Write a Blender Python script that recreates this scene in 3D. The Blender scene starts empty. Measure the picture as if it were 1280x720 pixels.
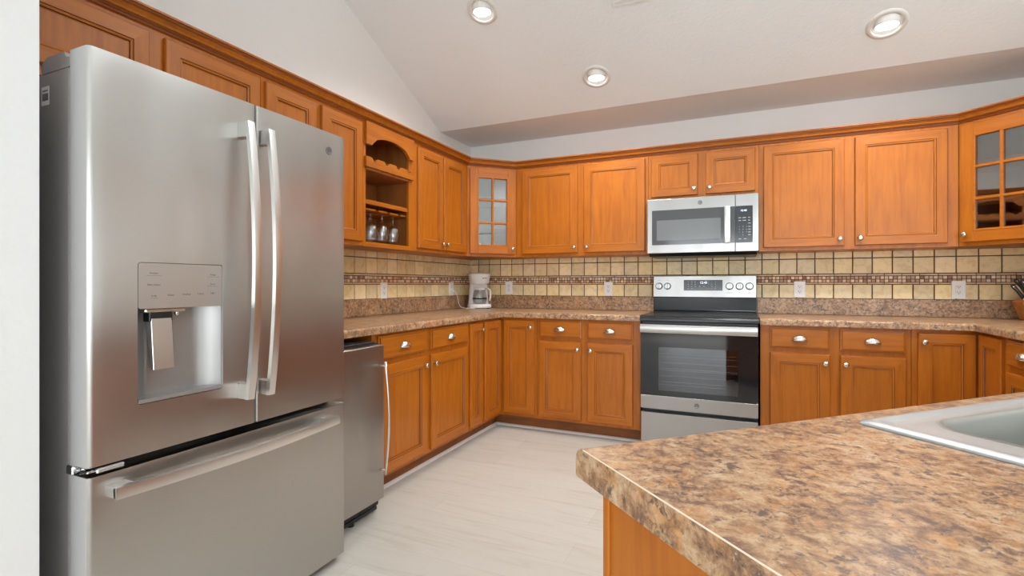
import bpy, bmesh, math, random
from mathutils import Vector, Matrix
random.seed(7)
C = bpy.context.scene.collection
SC = bpy.context.scene
R = math.radians

# ------------------------------------------------------------------ camera
W = 4.1625            # right wall
cam = bpy.data.cameras.new('camera')
camo = bpy.data.objects.new('camera', cam)
C.objects.link(camo)
camo.location = (2.3485, -4.2326, 1.1358)
camo.rotation_euler = (R(90), 0, 0.4254)
cam.sensor_width = 36.0
cam.lens = 633.095 / 1280 * 36.0
cam.shift_y = -(360 - 355.2152) / 1280
cam.clip_start = 0.02
SC.camera = camo

# ------------------------------------------------------------------ colour management
SC.view_settings.view_transform = 'Standard'
SC.view_settings.look = 'None'
SC.view_settings.gamma = 1
SC.view_settings.use_curve_mapping = False
SC.view_settings.exposure = -0.04
SC.cycles.max_bounces = 10
SC.cycles.diffuse_bounces = 6
SC.cycles.glossy_bounces = 5
SC.cycles.transparent_max_bounces = 12
SC.cycles.sample_clamp_indirect = 6
SC.cycles.caustics_reflective = False
SC.cycles.caustics_refractive = False

# ------------------------------------------------------------------ sky
world = bpy.data.worlds.new('sky')
SC.world = world
world.use_nodes = True
bg = world.node_tree.nodes['Background']
bg.inputs[0].default_value = (0.80, 0.90, 1.0, 1)
bg.inputs[1].default_value = 1.4

# daylight entering through each window of the dining side (placed just outside the panes)
def day(name, loc, rot, sx, sy, power, col=(0.905, 0.957, 1.0)):
    l = bpy.data.lights.new(name, 'AREA')
    l.shape = 'RECTANGLE'; l.size = sx; l.size_y = sy
    l.energy = power; l.color = col
    o = bpy.data.objects.new(name, l); C.objects.link(o)
    o.location = loc; o.rotation_euler = rot
    return o
YF, XF = -9.2, 8.2    # far walls of the open dining side
SOUTH = [(0.7, 2.9), (3.1, 5.3), (5.5, 7.7)]
EAST = [(-8.8, -6.8), (-6.6, -4.6), (-4.4, -2.4)]
for a, b in SOUTH:
    day('south_window_daylight', ((a + b) / 2, YF - 0.2, 1.25), (R(90), 0, R(0)), b - a, 2.0, 92)
for a, b in EAST:
    day('east_window_daylight', (XF + 0.2, (a + b) / 2, 1.25), (R(90), 0, R(90)), b - a, 2.0, 8)
# sun through the south windows, falling on the floor of the dining side
sl = bpy.data.lights.new('sun', 'SUN'); sl.energy = 7; sl.angle = R(0.6); sl.color = (1, 0.96, 0.9)
so = bpy.data.objects.new('sun', sl); C.objects.link(so); so.rotation_euler = (R(40), 0, R(12))
# unseen fill lamps added under the vault to brighten the room
FILL_LAMPS = [(2.3, -2.0), (3.5, -2.0), (5.6, -2.8), (4.4, -5.2), (6.4, -5.2), (2.6, -7.2), (4.4, -7.4), (6.4, -7.4)]
for x, y in FILL_LAMPS:
    l = bpy.data.lights.new('vault_fill_light', 'SPOT'); l.energy = 70; l.color = (0.92, 0.965, 1.0)
    l.spot_size = R(165); l.spot_blend = 0.9; l.shadow_soft_size = 0.09
    o = bpy.data.objects.new('vault_fill_light', l); C.objects.link(o)
    o.location = (x, y, 2.437 + 0.4717 * (-0.541 - max(y, -9.2 - y)) - 0.06)

# ------------------------------------------------------------------ materials
def mat(name):
    m = bpy.data.materials.new(name); m.use_nodes = True
    nt = m.node_tree
    return m, nt, nt.nodes['Principled BSDF'], nt.links

def plain(name, col, rough=0.5, metal=0.0, spec=0.5, bump=0, bscale=60):
    m, nt, p, L = mat(name)
    p.inputs['Base Color'].default_value = (*col, 1)
    p.inputs['Roughness'].default_value = rough
    p.inputs['Metallic'].default_value = metal
    p.inputs['Specular IOR Level'].default_value = spec
    if bump:
        tc = nt.nodes.new('ShaderNodeTexCoord'); n = nt.nodes.new('ShaderNodeTexNoise')
        n.inputs['Scale'].default_value = bscale; n.inputs['Detail'].default_value = 3
        b = nt.nodes.new('ShaderNodeBump'); b.inputs['Strength'].default_value = bump
        b.inputs['Distance'].default_value = 0.004
        L.new(tc.outputs['Object'], n.inputs['Vector']); L.new(n.outputs['Fac'], b.inputs['Height'])
        L.new(b.outputs['Normal'], p.inputs['Normal'])
    return m

def ramp(nt, stops):
    r = nt.nodes.new('ShaderNodeValToRGB')
    e = r.color_ramp.elements
    while len(e) < len(stops): e.new(0.5)
    for k, (pos, c) in enumerate(stops):
        e[k].position = pos; e[k].color = (*c, 1)
    return r

def wood(name, scale, light, dark, rough=0.36):
    """stained maple; scale stretches the grain along one local axis"""
    m, nt, p, L = mat(name)
    tc = nt.nodes.new('ShaderNodeTexCoord'); oi = nt.nodes.new('ShaderNodeObjectInfo')
    add = nt.nodes.new('ShaderNodeVectorMath'); add.operation = 'MULTIPLY_ADD'
    add.inputs[1].default_value = (1, 1, 1)
    L.new(tc.outputs['Object'], add.inputs[0])
    sc = nt.nodes.new('ShaderNodeVectorMath'); sc.operation = 'SCALE'
    sc.inputs['Scale'].default_value = 7.0
    cmb = nt.nodes.new('ShaderNodeCombineXYZ')
    for k in range(3): L.new(oi.outputs['Random'], cmb.inputs[k])
    L.new(cmb.outputs[0], sc.inputs[0]); L.new(sc.outputs[0], add.inputs[2])
    mp = nt.nodes.new('ShaderNodeMapping'); mp.inputs['Scale'].default_value = scale
    L.new(add.outputs[0], mp.inputs['Vector'])
    n = nt.nodes.new('ShaderNodeTexNoise'); n.inputs['Scale'].default_value = 1.0
    n.inputs['Detail'].default_value = 6; n.inputs['Roughness'].default_value = 0.62; n.inputs['Distortion'].default_value = 0.4
    L.new(mp.outputs[0], n.inputs['Vector'])
    r = ramp(nt, [(0.28, dark), (0.55, light), (0.8, tuple(min(1, c * 1.10) for c in light))])
    L.new(n.outputs['Fac'], r.inputs[0])
    n2 = nt.nodes.new('ShaderNodeTexNoise'); n2.inputs['Scale'].default_value = 5; n2.inputs['Detail'].default_value = 2
    L.new(add.outputs[0], n2.inputs['Vector'])
    mx = nt.nodes.new('ShaderNodeMixRGB'); mx.blend_type = 'MULTIPLY'; mx.inputs[0].default_value = 0.5
    r2 = ramp(nt, [(0.3, (0.86, 0.82, 0.80)), (0.7, (1.06, 1.05, 1.05))])
    L.new(n2.outputs['Fac'], r2.inputs[0])
    L.new(r.outputs[0], mx.inputs[1]); L.new(r2.outputs[0], mx.inputs[2])
    L.new(mx.outputs[0], p.inputs['Base Color'])
    p.inputs['Roughness'].default_value = rough
    p.inputs['Specular IOR Level'].default_value = 0.42
    return m

WL, WD = (0.455, 0.136, 0.009), (0.355, 0.094, 0.005)
M = {}
M['wood_v'] = wood('stained_maple_upright', (40, 40, 3.0), WL, WD)
M['wood_h'] = wood('stained_maple_level', (3.0, 40, 40), WL, WD)
M['glaze'] = plain('dark_glaze', (0.17, 0.045, 0.008), 0.45)
M['wood_in'] = wood('cabinet_interior', (18, 18, 2), (0.36, 0.13, 0.03), (0.24, 0.075, 0.014), 0.5)
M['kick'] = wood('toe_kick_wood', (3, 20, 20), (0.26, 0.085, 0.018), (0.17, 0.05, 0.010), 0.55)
M['block'] = wood('block_wood', (4, 30, 30), (0.55, 0.21, 0.045), (0.42, 0.14, 0.025), 0.45)
M['wall'] = plain('white_wall_paint', (0.84, 0.845, 0.83), 0.7, bump=0.10, bscale=90)
M['wall_end'] = plain('white_wall_paint_toned_for_light', (0.72, 0.725, 0.72), 0.8, bump=0.3, bscale=45)  # wall paint with a darker colour to offset too strong light on the wall end
M['ceil'] = plain('textured_ceiling_paint', (0.84, 0.875, 0.885), 0.8, bump=0.35, bscale=55)
M['white'] = plain('white_plastic', (0.86, 0.855, 0.845), 0.35)
M['trim'] = plain('white_trim_paint', (0.78, 0.77, 0.74), 0.45)
M['black'] = plain('black_plastic', (0.012, 0.012, 0.013), 0.35)
M['gap'] = plain('black_gasket', (0.006, 0.006, 0.006), 0.6)
M['nickel'] = plain('satin_nickel', (0.72, 0.69, 0.64), 0.22, 1.0)
M['chrome'] = plain('bright_metal', (0.75, 0.75, 0.76), 0.12, 1.0)
M['dark_side'] = plain('fridge_side_grey', (0.33, 0.31, 0.30), 0.4, 0.0)
M['blackglass'] = plain('black_glass', (0.012, 0.013, 0.015), 0.06, 0.0, 0.6)
M['cooktop'] = plain('cooktop_glass', (0.014, 0.015, 0.017), 0.24, 0.0, 0.5)
M['charcoal'] = plain('charcoal_glass', (0.045, 0.047, 0.052), 0.10, 0.0, 0.7)
M['mw_window'] = plain('microwave_window', (0.15, 0.16, 0.165), 0.14)
M['keypad'] = plain('keypad_navy', (0.022, 0.027, 0.034), 0.12)
M['door_side'] = plain('painted_door_side', (0.42, 0.41, 0.40), 0.5)
M['legend'] = plain('grey_legend', (0.13, 0.12, 0.12), 0.5)
M['legend_w'] = plain('pale_legend', (0.42, 0.44, 0.45), 0.5)
M['grout'] = plain('brown_grout', (0.085, 0.062, 0.045), 0.9)
M['plate'] = plain('outlet_white', (0.90, 0.89, 0.87), 0.35)
M['lamp_trim'] = plain('lamp_trim_white', (0.74, 0.72, 0.68), 0.5)

def steel(name, col, rough, aniso=0.75, vert=False):
    m, nt, p, L = mat(name)
    p.inputs['Base Color'].default_value = (*col, 1)
    p.inputs['Metallic'].default_value = 1.0
    p.inputs['Roughness'].default_value = rough
    p.inputs['Anisotropic'].default_value = aniso
    tg = nt.nodes.new('ShaderNodeTangent'); tg.direction_type = 'RADIAL'; tg.axis = 'Z'
    L.new(tg.outputs[0], p.inputs['Tangent'])
    p.inputs['Anisotropic Rotation'].default_value = 0.0
    tc = nt.nodes.new('ShaderNodeTexCoord')
    mp = nt.nodes.new('ShaderNodeMapping'); mp.inputs['Scale'].default_value = (6, 6, 900)
    n = nt.nodes.new('ShaderNodeTexNoise'); n.inputs['Scale'].default_value = 1; n.inputs['Detail'].default_value = 2
    L.new(tc.outputs['Object'], mp.inputs[0]); L.new(mp.outputs[0], n.inputs['Vector'])
    # slow waviness of the sheet metal
    mp2 = nt.nodes.new('ShaderNodeMapping'); mp2.inputs['Scale'].default_value = (4.0, 4.0, 1.3)
    n2 = nt.nodes.new('ShaderNodeTexNoise'); n2.inputs['Scale'].default_value = 1; n2.inputs['Detail'].default_value = 1
    L.new(tc.outputs['Object'], mp2.inputs[0]); L.new(mp2.outputs[0], n2.inputs['Vector'])
    b2 = nt.nodes.new('ShaderNodeBump'); b2.inputs['Strength'].default_value = 0.6; b2.inputs['Distance'].default_value = 0.03
    L.new(n2.outputs['Fac'], b2.inputs['Height'])
    b = nt.nodes.new('ShaderNodeBump'); b.inputs['Strength'].default_value = 0.06; b.inputs['Distance'].default_value = 0.0006
    L.new(n.outputs['Fac'], b.inputs['Height']); L.new(b2.outputs['Normal'], b.inputs['Normal'])
    L.new(b.outputs['Normal'], p.inputs['Normal'])
    return m
M['steel'] = steel('brushed_stainless', (0.49, 0.472, 0.445), 0.30, 0.92)
M['steel_range'] = steel('range_stainless', (0.43, 0.425, 0.415), 0.36)
M['steel_dark'] = steel('worn_stainless', (0.42, 0.40, 0.38), 0.34)
M['range_bar'] = plain('range_handle_stainless', (0.56, 0.55, 0.53), 0.34, 1.0)
M['steel_bar'] = plain('handle_stainless', (0.76, 0.755, 0.74), 0.28, 1.0)
M['sinksteel'] = plain('sink_stainless', (0.44, 0.435, 0.425), 0.45, 1.0)
M['bowlsteel'] = plain('sink_bowl_stainless', (0.40, 0.40, 0.37), 0.40, 1.0)

def glass(name, k, tint=(1, 1, 1)):
    m, nt, p, L = mat(name)
    nt.nodes.remove(p)
    out = nt.nodes['Material Output']
    t = nt.nodes.new('ShaderNodeBsdfTransparent'); t.inputs[0].default_value = (*tint, 1)
    g = nt.nodes.new('ShaderNodeBsdfGlossy'); g.inputs['Roughness'].default_value = 0.02
    # reflectance rises from f0 head-on to full at grazing, the same from either side
    fr = nt.nodes.new('ShaderNodeLayerWeight'); fr.inputs['Blend'].default_value = 0.5
    pw = nt.nodes.new('ShaderNodeMath'); pw.operation = 'POWER'; pw.inputs[1].default_value = 4.0
    lw = nt.nodes.new('ShaderNodeMath'); lw.operation = 'MULTIPLY_ADD'; lw.inputs[1].default_value = 0.85 * (1 - k); lw.inputs[2].default_value = k
    L.new(fr.outputs['Facing'], pw.inputs[0]); L.new(pw.outputs[0], lw.inputs[0])
    mx = nt.nodes.new('ShaderNodeMixShader')
    L.new(lw.outputs[0], mx.inputs[0]); L.new(t.outputs[0], mx.inputs[1]); L.new(g.outputs[0], mx.inputs[2])
    L.new(mx.outputs[0], out.inputs[0])
    return m
M['pane'] = glass('cabinet_glass', 0.28, (0.80, 0.82, 0.82))
M['winpane'] = glass('window_glass', 0.06)
M['oven'] = glass('oven_glass', 0.10, (0.55, 0.56, 0.6))
M['stem'] = glass('stemware_glass', 0.15, (0.96, 0.97, 0.97))
M['carafe'] = glass('carafe_glass', 0.08, (0.9, 0.9, 0.9))

def emit(name, col, s):
    m, nt, p, L = mat(name)
    p.inputs['Base Color'].default_value = (*col, 1)
    p.inputs['Emission Color'].default_value = (*col, 1); p.inputs['Emission Strength'].default_value = s
    return m
M['lens'] = emit('lamp_lens', (1.0, 0.97, 0.93), 6)
M['digits'] = emit('clock_digits', (0.75, 0.85, 1.0), 1.6)

def counter_mat():
    m, nt, p, L = mat('speckled_laminate')
    tc = nt.nodes.new('ShaderNodeTexCoord')
    def noise(scale, detail, rough=0.6, dist=0.0, off=0):
        mp = nt.nodes.new('ShaderNodeMapping'); mp.inputs['Location'].default_value = (off, off * 1.7, off * .6)
        L.new(tc.outputs['Object'], mp.inputs[0])
        n = nt.nodes.new('ShaderNodeTexNoise'); n.inputs['Scale'].default_value = scale
        n.inputs['Detail'].default_value = detail; n.inputs['Roughness'].default_value = rough; n.inputs['Distortion'].default_value = dist
        L.new(mp.outputs[0], n.inputs['Vector']); return n
    n1 = noise(58, 8, 0.74, 0.3)
    r1 = ramp(nt, [(0.29, (0.11, 0.056, 0.038)), (0.41, (0.27, 0.145, 0.083)), (0.515, (0.46, 0.272, 0.145)), (0.67, (0.61, 0.44, 0.29))])
    nb = noise(13, 4, 0.6, 0.6, 21)
    ad = nt.nodes.new('ShaderNodeMath'); ad.operation = 'MULTIPLY_ADD'; ad.inputs[1].default_value = 0.45
    sb_ = nt.nodes.new('ShaderNodeMath'); sb_.operation = 'SUBTRACT'; sb_.inputs[1].default_value = 0.235
    L.new(nb.outputs['Fac'], ad.inputs[0]); L.new(n1.outputs['Fac'], ad.inputs[2]); L.new(ad.outputs[0], sb_.inputs[0])
    L.new(sb_.outputs[0], r1.inputs[0])
    n2 = noise(30, 5, 0.65, 0.3, 4.3)      # orange patches
    r2 = ramp(nt, [(0.52, (0, 0, 0)), (0.68, (1, 1, 1))]); L.new(n2.outputs['Fac'], r2.inputs[0])
    mx = nt.nodes.new('ShaderNodeMixRGB'); mx.inputs[2].default_value = (0.60, 0.27, 0.075, 1)
    ml = nt.nodes.new('ShaderNodeMath'); ml.operation = 'MULTIPLY'; ml.inputs[1].default_value = 0.55
    L.new(r2.outputs[0], ml.inputs[0]); L.new(ml.outputs[0], mx.inputs[0]); L.new(r1.outputs[0], mx.inputs[1])
    n3 = noise(72, 6, 0.72, 0.5, 9.1)      # dark flecks
    n4 = noise(16, 3, 0.5, 0, 2.2)
    av = nt.nodes.new('ShaderNodeMath'); av.operation = 'MULTIPLY_ADD'; av.inputs[1].default_value = 0.45
    L.new(n4.outputs['Fac'], av.inputs[0]); L.new(n3.outputs['Fac'], av.inputs[2])
    r3 = ramp(nt, [(0.765, (0, 0, 0)), (0.85, (1, 1, 1))]); L.new(av.outputs[0], r3.inputs[0])
    mx2 = nt.nodes.new('ShaderNodeMixRGB'); mx2.inputs[2].default_value = (0.085, 0.062, 0.058, 1)
    ml2 = nt.nodes.new('ShaderNodeMath'); ml2.operation = 'MULTIPLY'; ml2.inputs[1].default_value = 0.85
    L.new(r3.outputs[0], ml2.inputs[0]); L.new(ml2.outputs[0], mx2.inputs[0]); L.new(mx.outputs[0], mx2.inputs[1])
    n5 = noise(95, 6, 0.7, 0.2, 14)       # cream flecks
    r5 = ramp(nt, [(0.60, (0, 0, 0)), (0.72, (1, 1, 1))]); L.new(n5.outputs['Fac'], r5.inputs[0])
    mx3 = nt.nodes.new('ShaderNodeMixRGB'); mx3.inputs[2].default_value = (0.72, 0.58, 0.42, 1)
    ml3 = nt.nodes.new('ShaderNodeMath'); ml3.operation = 'MULTIPLY'; ml3.inputs[1].default_value = 0.6
    L.new(r5.outputs[0], ml3.inputs[0]); L.new(ml3.outputs[0], mx3.inputs[0]); L.new(mx2.outputs[0], mx3.inputs[1])
    L.new(mx3.outputs[0], p.inputs['Base Color'])
    p.inputs['Roughness'].default_value = 0.30
    p.inputs['Specular IOR Level'].default_value = 0.5
    return m
M['counter'] = counter_mat()
M['seam'] = plain('pale_laminate_seam', (0.78, 0.66, 0.52), 0.4)

def floor_mat():
    m, nt, p, L = mat('pale_plank_floor')
    tc = nt.nodes.new('ShaderNodeTexCoord')
    br = nt.nodes.new('ShaderNodeTexBrick')
    br.inputs['Scale'].default_value = 1.0; br.inputs['Brick Width'].default_value = 1.22; br.inputs['Row Height'].default_value = 0.18
    br.inputs['Mortar Size'].default_value = 0.0012; br.inputs['Mortar Smooth'].default_value = 0.3
    br.inputs['Color1'].default_value = (0.56, 0.53, 0.48, 1); br.inputs['Color2'].default_value = (0.60, 0.572, 0.525, 1)
    br.inputs['Mortar'].default_value = (0.47, 0.44, 0.40, 1); br.offset = 0.37
    mp0 = nt.nodes.new('ShaderNodeMapping'); mp0.inputs['Location'].default_value = (0.3, 0.11, 0)
    L.new(tc.outputs['Object'], mp0.inputs[0]); L.new(mp0.outputs[0], br.inputs['Vector'])
    # per-plank shift of the figure
    mp = nt.nodes.new('ShaderNodeMapping'); mp.inputs['Scale'].default_value = (1.3, 14, 1)
    L.new(tc.outputs['Object'], mp.inputs[0])
    n = nt.nodes.new('ShaderNodeTexNoise'); n.inputs['Scale'].default_value = 1.6; n.inputs['Detail'].default_value = 8
    n.inputs['Roughness'].default_value = 0.6; n.inputs['Distortion'].default_value = 1.2
    L.new(mp.outputs[0], n.inputs['Vector'])
    r = ramp(nt, [(0.30, (0.87, 0.835, 0.79)), (0.46, (0.985, 0.98, 0.965)), (0.7, (1.02, 1.02, 1.02))])
    L.new(n.outputs['Fac'], r.inputs[0])
    mx = nt.nodes.new('ShaderNodeMixRGB'); mx.blend_type = 'MULTIPLY'; mx.inputs[0].default_value = 0.9
    L.new(br.outputs['Color'], mx.inputs[1]); L.new(r.outputs[0], mx.inputs[2])
    L.new(mx.outputs[0], p.inputs['Base Color'])
    p.inputs['Roughness'].default_value = 0.42
    return m
M['floor'] = floor_mat()

def tile_mat():
    m, nt, p, L = mat('tumbled_stone_tile')
    at = nt.nodes.new('ShaderNodeAttribute'); at.attribute_name = 'tint'
    tc = nt.nodes.new('ShaderNodeTexCoord')
    n = nt.nodes.new('ShaderNodeTexNoise'); n.inputs['Scale'].default_value = 22; n.inputs['Detail'].default_value = 5; n.inputs['Distortion'].default_value = 0.8
    L.new(tc.outputs['Object'], n.inputs['Vector'])
    r = ramp(nt, [(0.32, (0.86, 0.79, 0.68)), (0.52, (1.0, 1.0, 1.0)), (0.75, (1.04, 1.06, 1.08))]); L.new(n.outputs['Fac'], r.inputs[0])
    mx = nt.nodes.new('ShaderNodeMixRGB'); mx.blend_type = 'MULTIPLY'; mx.inputs[0].default_value = 0.8
    L.new(at.outputs['Color'], mx.inputs[1]); L.new(r.outputs[0], mx.inputs[2]); L.new(mx.outputs[0], p.inputs['Base Color'])
    p.inputs['Roughness'].default_value = 0.45
    return m
M['tile'] = tile_mat()

# ------------------------------------------------------------------ mesh helpers
WM = {}                                    # world matrix of every placed object

class MB:
    """collects shapes into one mesh"""
    def __init__(s): s.bm = bmesh.new(); s.mi = 0
    def _take(s, fs):
        for f in fs: f.material_index = s.mi
    def box(s, a, b, bev=0.0, seg=2):
        lo = [min(a[i], b[i]) for i in range(3)]; hi = [max(a[i], b[i]) for i in range(3)]
        t = bmesh.new()
        vs = [t.verts.new((x, y, z)) for x in (lo[0], hi[0]) for y in (lo[1], hi[1]) for z in (lo[2], hi[2])]
        for q in ((0, 1, 3, 2), (4, 6, 7, 5), (0, 4, 5, 1), (2, 3, 7, 6), (0, 2, 6, 4), (1, 5, 7, 3)):
            t.faces.new([vs[i] for i in q])
        if bev: bmesh.ops.bevel(t, geom=list(t.edges), offset=bev, segments=seg, profile=0.5, affect='EDGES')
        s.merge(t); return s
    def merge(s, t, mtx=None):
        t.verts.index_update()
        vm = [s.bm.verts.new(mtx @ v.co if mtx else v.co) for v in t.verts]
        for f in t.faces:
            try:
                nf = s.bm.faces.new([vm[v.index] for v in f.verts]); nf.material_index = s.mi; nf.smooth = f.smooth
            except ValueError: pass
        t.free()
    def prism(s, pts, ax, a, b, bev=0.0, seg=2):
        """pts: 2-D outline extruded along axis ax (0,1,2) from a to b"""
        def P(p, h):
            q = [0, 0, 0]; o = [i for i in range(3) if i != ax]
            q[o[0]], q[o[1]], q[ax] = p[0], p[1], h
            return q
        t = bmesh.new()
        A = [t.verts.new(P(p, a)) for p in pts]; B = [t.verts.new(P(p, b)) for p in pts]
        n = len(pts)
        t.faces.new(A); t.faces.new(B[::-1])
        for i in range(n): t.faces.new((A[i], B[i], B[(i + 1) % n], A[(i + 1) % n]))
        bmesh.ops.recalc_face_normals(t, faces=list(t.faces))
        if bev: bmesh.ops.bevel(t, geom=list(t.edges), offset=bev, segments=seg, profile=0.5, affect='EDGES')
        s.merge(t); return s
    def lathe(s, prof, o, ax=2, seg=24, sign=1, caps=True):
        """prof: (radius, height) pairs revolved about an axis through o"""
        t = bmesh.new(); rings = []
        for r, h in prof:
            ring = []
            for k in range(seg):
                a = 2 * math.pi * k / seg; c, d = r * math.cos(a), r * math.sin(a)
                q = {2: (c, d, h * sign), 1: (c, h * sign, d), 0: (h * sign, c, d)}[ax]
                ring.append(t.verts.new((o[0] + q[0], o[1] + q[1], o[2] + q[2])))
            rings.append(ring)
        for i in range(len(rings) - 1):
            for k in range(seg):
                f = t.faces.new((rings[i][k], rings[i][(k + 1) % seg], rings[i + 1][(k + 1) % seg], rings[i + 1][k])); f.smooth = True
        if caps and prof[0][0] > 1e-5: t.faces.new(rings[0])
        if caps and prof[-1][0] > 1e-5: t.faces.new(rings[-1])
        bmesh.ops.remove_doubles(t, verts=list(t.verts), dist=1e-6)
        bmesh.ops.recalc_face_normals(t, faces=list(t.faces))
        s.merge(t); return s
    def tube(s, pts, r, seg=10):
        pts = [Vector(p) for p in pts]; t = bmesh.new(); rings = []
        up = Vector((0, 0, 1))
        for i, p in enumerate(pts):
            d = (pts[min(i + 1, len(pts) - 1)] - pts[max(i - 1, 0)]).normalized()
            a = d.cross(up if abs(d.z) < 0.9 else Vector((1, 0, 0))).normalized(); b = d.cross(a).normalized()
            rings.append([t.verts.new(p + r * (math.cos(2 * math.pi * k / seg) * a + math.sin(2 * math.pi * k / seg) * b)) for k in range(seg)])
        for i in range(len(rings) - 1):
            for k in range(seg):
                f = t.faces.new((rings[i][k], rings[i][(k + 1) % seg], rings[i + 1][(k + 1) % seg], rings[i + 1][k])); f.smooth = True
        t.faces.new(rings[0]); t.faces.new(rings[-1])
        bmesh.ops.recalc_face_normals(t, faces=list(t.faces))
        s.merge(t); return s
    def sweep(s, prof, path, closed=False, ends=True, dark=()):
        """prof (outward, z) swept with mitres along a level path; outward is to the right of travel"""
        t = bmesh.new(); rings = []; n = len(path); dk = []
        for i, p in enumerate(path):
            def nrm(a, b):
                d = Vector((b[0] - a[0], b[1] - a[1])).normalized(); return Vector((d.y, -d.x))
            ns = []
            if i > 0: ns.append(nrm(path[i - 1], p))
            if i < n - 1: ns.append(nrm(p, path[i + 1]))
            m = ns[0] if len(ns) == 1 else (ns[0] + ns[1]) / (1 + ns[0].dot(ns[1]))
            rings.append([t.verts.new((p[0] + m.x * o, p[1] + m.y * o, z)) for o, z in prof])
        k = len(prof)
        for i in range(n - 1):
            for j in range(k):
                f = t.faces.new((rings[i][j], rings[i][(j + 1) % k], rings[i + 1][(j + 1) % k], rings[i + 1][j]))
                if j in dark: dk.append(f)
        if ends: t.faces.new(rings[0]); t.faces.new(rings[-1])
        bmesh.ops.recalc_face_normals(t, faces=list(t.faces))
        cen = [f.calc_center_median().copy() for f in dk]
        s.merge(t)
        if cen:
            s.bm.faces.ensure_lookup_table()
            for f in s.bm.faces:
                c = f.calc_center_median()
                if any((c - q).length < 1e-6 for q in cen): f.material_index = 1
        return s
    def text(s, string, mtx, size, align='CENTER', ext=0.0003):
        cu = bpy.data.curves.new('t', 'FONT'); cu.body = string; cu.size = size; cu.align_x = align; cu.align_y = 'CENTER'; cu.extrude = ext
        cu.resolution_u = 2
        ob = bpy.data.objects.new('t', cu); C.objects.link(ob)
        dg = bpy.context.evaluated_depsgraph_get(); dg.update()
        me = bpy.data.meshes.new_from_object(ob.evaluated_get(dg))
        t = bmesh.new(); t.from_mesh(me); s.merge(t, mtx)
        bpy.data.objects.remove(ob); bpy.data.curves.remove(cu); bpy.data.meshes.remove(me)
        return s
    def xf(s, mtx):
        bmesh.ops.transform(s.bm, matrix=mtx, verts=list(s.bm.verts)); return s
    def build(s, name, mats, parent=None, world=True, smooth=False):
        """link as ONE object; coordinates are world ones unless world=False (then the parent's own)"""
        if not isinstance(mats, (list, tuple)): mats = [mats]
        P = WM.get(parent, Matrix()) if parent else Matrix()
        if world and parent: bmesh.ops.transform(s.bm, matrix=P.inverted(), verts=list(s.bm.verts))
        me = bpy.data.meshes.new(name); s.bm.to_mesh(me); s.bm.free()
        for m in mats: me.materials.append(M[m] if isinstance(m, str) else m)
        if smooth:
            for p in me.polygons: p.use_smooth = True
        o = bpy.data.objects.new(name, me); C.objects.link(o)
        if parent: o.parent = parent
        WM[o] = P.copy()
        return o

def soft(o, ang=35):
    for p in o.data.polygons: p.use_smooth = True
    try: o.data.set_sharp_from_angle(angle=R(ang))
    except Exception: pass
    return o

def copy_at(mesh, name, parent, loc, rot=(0, 0, 0)):
    o = bpy.data.objects.new(name, mesh); C.objects.link(o); o.parent = parent
    o.location = loc; o.rotation_euler = rot
    from mathutils import Euler
    WM[o] = WM[parent] @ Matrix.Translation(loc) @ Euler(rot).to_matrix().to_4x4()
    return o

def tag(o, label, cat, group=None, kind=None):
    o['label'] = label; o['category'] = cat
    if group: o['group'] = group
    if kind: o['kind'] = kind
    return o

def thing(name, label, cat, loc, rotz=0.0, group=None):
    o = bpy.data.objects.new(name, None); C.objects.link(o)
    o.empty_display_size = 0.05
    o.location = loc; o.rotation_euler = (0, 0, rotz)
    WM[o] = Matrix.Translation(loc) @ Matrix.Rotation(rotz, 4, 'Z')
    return tag(o, label, cat, group)

def struct(name, mb, m, label, cat):
    o = mb.build(name, m); return tag(o, label, cat, kind='structure')

def wallface(ax, sgn):
    """matrix that lays text upright on a wall facing sgn along axis ax"""
    if ax == 'x': return Matrix(((0, 0, sgn, 0), (sgn, 0, 0, 0), (0, 1, 0, 0), (0, 0, 0, 1)))
    return Matrix(((-sgn, 0, 0, 0), (0, 0, sgn, 0), (0, 1, 0, 0), (0, 0, 0, 1)))

# ================================================================== THE ROOM
SL = 0.4717; YS = -0.541; ZF = 2.437                      # slope of the vault, where it starts, flat height
YR = YF / 2; ZR = ZF + SL * (YS - YR); YE = YF - YS        # ridge
T = 0.12
struct('floor', MB().box((-0.2, YF - 0.2, -0.1), (XF + 0.2, 0.2, 0.0)), 'floor', 'pale whitewashed plank floor running across the kitchen', 'floor')
gable = [(0.0, -0.05), (0.0, ZF + .06), (YS, ZF + .06), (YR, ZR + .06), (YE, ZF + .06), (YF, ZF + .06), (YF, -0.05)]
struct('wall_left', MB().prism(gable, 0, -T, 0.0), 'wall', 'white painted gable wall above and behind the left run of cabinets', 'wall')
struct('wall_back', MB().box((-T, 0, -0.05), (XF + T, T, ZF + 0.06)), 'wall', 'white painted wall behind the range with a strip showing over the cabinets', 'wall')
rw = [(0.0, 0.0), (0.0, ZF), (YS, ZF), (-2.3, ZF + SL * (YS + 2.3)), (-2.3, 0.0)]
struct('wall_right', MB().prism(rw, 0, W, W + T), 'wall', 'white painted wall at the right end of the back counter', 'wall')
nz = lambda y: ZF + SL * (YS - y)
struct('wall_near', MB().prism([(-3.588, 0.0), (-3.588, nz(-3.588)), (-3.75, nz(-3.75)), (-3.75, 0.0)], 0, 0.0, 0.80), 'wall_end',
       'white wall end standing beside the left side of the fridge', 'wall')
cp = [(0.0, ZF), (YS, ZF), (YR, ZR), (YE, ZF), (YF, ZF), (YF, ZF + .08), (YE, ZF + .08), (YR, ZR + .08), (YS, ZF + .08), (0.0, ZF + .08)]
struct('ceiling', MB().prism(cp, 0, -T, XF + T), 'ceil', 'white textured vaulted ceiling with a flat strip along the back wall', 'ceiling')
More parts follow.
